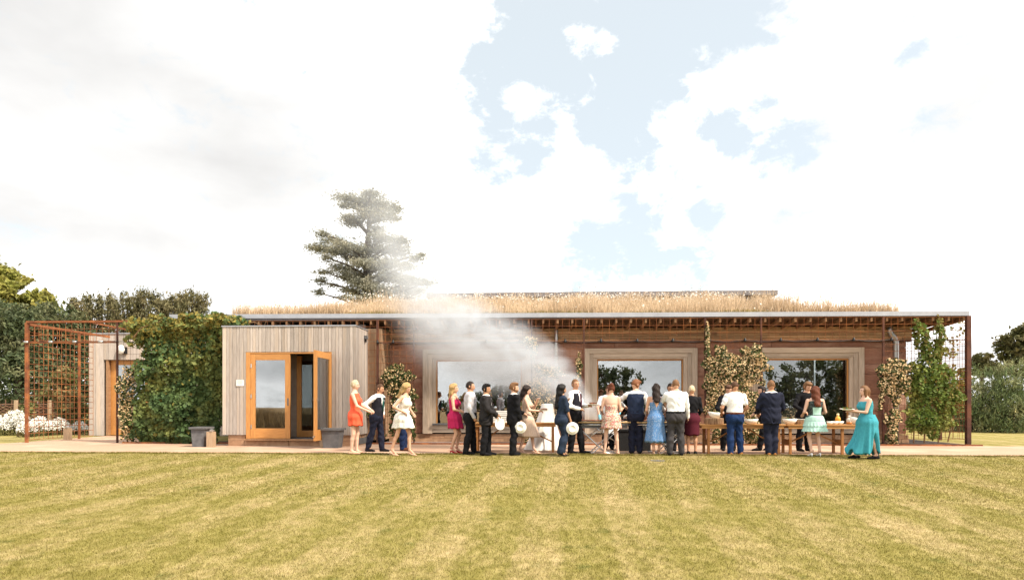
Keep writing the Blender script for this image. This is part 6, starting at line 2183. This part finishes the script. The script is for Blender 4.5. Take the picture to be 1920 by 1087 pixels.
mat('juice', (.72, .36, .06), (.66, .30, .04), scale=5, rough=.3)
mat('jar', (.62, .58, .50), (.55, .5, .42), scale=4, rough=.15)
mat('sauce', (.50, .17, .02), rough=.3)
mat('cream_cap', (.72, .56, .30), rough=.5)
bottle(1571, 16.45, 'tall orange sauce bottle behind the small dishes', .27, .062)
bottle(1592, 16.45, 'small glass cruet of amber dressing behind the boat shaped bowl', .22, .06, False)

# plates in the hands of the guests
h = PP[7]['hand'][-1]; plate((h[0] + .03, h[1] - .06, h[2] - .10), .145, 'white plate held upright by the man in charcoal', (.62, -.78, .1))
h = PP[8]['hand'][1]; plate((h[0] - .03, h[1] - .05, h[2] - .10), .145, 'white plate hanging from the hand of the bearded man', (.1, 1, .05))
h = PP[10]['hand'][1]; plate((h[0] + .02, h[1] - .05, h[2] - .10), .15, 'white plate hanging from the hand of the woman in navy', (-.1, 1, .05))
h = PP[9]['hand'][1]; plate((h[0] + .05, h[1] + .03, h[2] + .015), .13, 'white plate held flat by the woman in the pleated dress', (0, 0, 1), True, 2)
h = PP[11]['hand'][-1]; plate((h[0] + .06, h[1], h[2] + .02), .15, 'plate held flat by the smiling man in the smoke', (0, -.08, 1), True, 4)
h = (PP[25]['hand'][-1] + PP[25]['hand'][1]) / 2; plate((h[0] - .04, h[1], h[2] + .02), .16, 'plate heaped with food held by the woman in teal', (0, -.06, 1), True, 3)

# a disc set in the lawn
g = ground_at(1233, 863)
single('drain_cover', MB().lathe([(.001, .006), (.16, .006), (.17, -.01)], g, 20), 'slate_grey', 'small dark drain cover in the lawn below the lace dress', 'cover', g)

# ================================================================== smoke
def smoke():
    Yp = 17.4
    ctrl = [(1120, 780, .26), (1102, 760, .48), (1080, 735, .66), (1040, 708, .82), (980, 678, 1.0), (900, 645, 1.25), (830, 606, 1.5), (780, 560, 1.7), (748, 490, 1.9), (715, 420, 2.1), (690, 350, 2.1)]
    P_ = [(Xat(px, Yp), Zat(px, py, Yp), r) for px, py, r in ctrl]
    xs_ = [q[0] for q in P_]
    xmin, xmax = min(xs_) - 1.0, max(xs_) + .5
    zmax = 8.4
    mb = MB().span((xmin, Yp - 2.3, .55), (xmax, Yp + 2.3, zmax))
    c = (0, 0, 0)
    m = bpy.data.materials.new('smoke'); m.use_nodes = True
    n, l = m.node_tree.nodes, m.node_tree.links
    n.remove(n['Principled BSDF'])
    geo = n.new('ShaderNodeNewGeometry')
    sep = n.new('ShaderNodeSeparateXYZ'); l.new(geo.outputs['Position'], sep.inputs[0])

    def mth(op, a, b=None, cc=None):
        q = n.new('ShaderNodeMath'); q.operation = op
        for i, v in enumerate((a, b, cc)):
            if v is None: continue
            if isinstance(v, (int, float)): q.inputs[i].default_value = v
            else: l.new(v, q.inputs[i])
        return q.outputs[0]
    u = mth('DIVIDE', mth('SUBTRACT', sep.outputs['X'], xmin), xmax - xmin)

    def curve(pts_, scale):
        fc = n.new('ShaderNodeFloatCurve')
        cv = fc.mapping.curves[0]
        pts_ = sorted(pts_)
        cv.points[0].location = (0, pts_[0][1] / scale)
        cv.points[1].location = (1, pts_[-1][1] / scale)
        for a, b in pts_:
            cv.points.new((a - xmin) / (xmax - xmin), b / scale)
        fc.mapping.update()
        l.new(u, fc.inputs['Value'])
        return mth('MULTIPLY', fc.outputs[0], scale)
    zc = curve([(q[0], q[1]) for q in P_], 10)
    rc = curve([(q[0], q[2]) for q in P_], 2.2)
    dens = curve(list(zip(xs_, (2.0, 2.0, 1.9, 1.85, 1.65, 1.35, 1.0, .65, .45, .30, .14))), 3)
    # billows push the plume about
    mp = n.new('ShaderNodeMapping'); mp.inputs['Scale'].default_value = (.7, 1, 1.1); mp.inputs['Rotation'].default_value = (0, R(-30), 0)
    l.new(geo.outputs['Position'], mp.inputs[0])
    n1 = n.new('ShaderNodeTexNoise'); n1.inputs['Scale'].default_value = 1.5; n1.inputs['Detail'].default_value = 6; n1.inputs['Distortion'].default_value = 1.6
    l.new(mp.outputs[0], n1.inputs[0])
    dz = mth('SUBTRACT', mth('SUBTRACT', sep.outputs['Z'], zc), mth('MULTIPLY', mth('SUBTRACT', n1.outputs[0], .5), 1.1))
    dy = mth('MULTIPLY', mth('SUBTRACT', sep.outputs['Y'], Yp), 1.0)
    dist = mth('DIVIDE', mth('SQRT', mth('ADD', mth('MULTIPLY', dz, dz), mth('MULTIPLY', dy, dy))), rc)
    fall = n.new('ShaderNodeMapRange'); fall.interpolation_type = 'SMOOTHSTEP'
    for k, v in (('From Min', 1.25), ('From Max', .0), ('To Min', 0), ('To Max', 1)): fall.inputs[k].default_value = v
    l.new(dist, fall.inputs['Value'])
    nr_ = n.new('ShaderNodeMapRange')
    for k, v in (('From Min', .36), ('From Max', .66), ('To Min', .28), ('To Max', 1.5)): nr_.inputs[k].default_value = v
    l.new(n1.outputs[0], nr_.inputs['Value'])
    d = mth('MULTIPLY', mth('MULTIPLY', fall.outputs[0], nr_.outputs[0]), dens)
    pv = n.new('ShaderNodeVolumePrincipled')
    pv.inputs['Color'].default_value = (.68, .72, .77, 1)
    pv.inputs['Anisotropy'].default_value = .0
    l.new(d, pv.inputs['Density'])
    l.new(pv.outputs[0], n['Material Output'].inputs['Volume'])
    MATS['smoke'] = m
    o = link('smoke', mb.mesh('smoke'), 'smoke')
    tag(o, 'pale barbecue smoke drifting up and left from the grill', 'smoke', kind='stuff')


smoke()
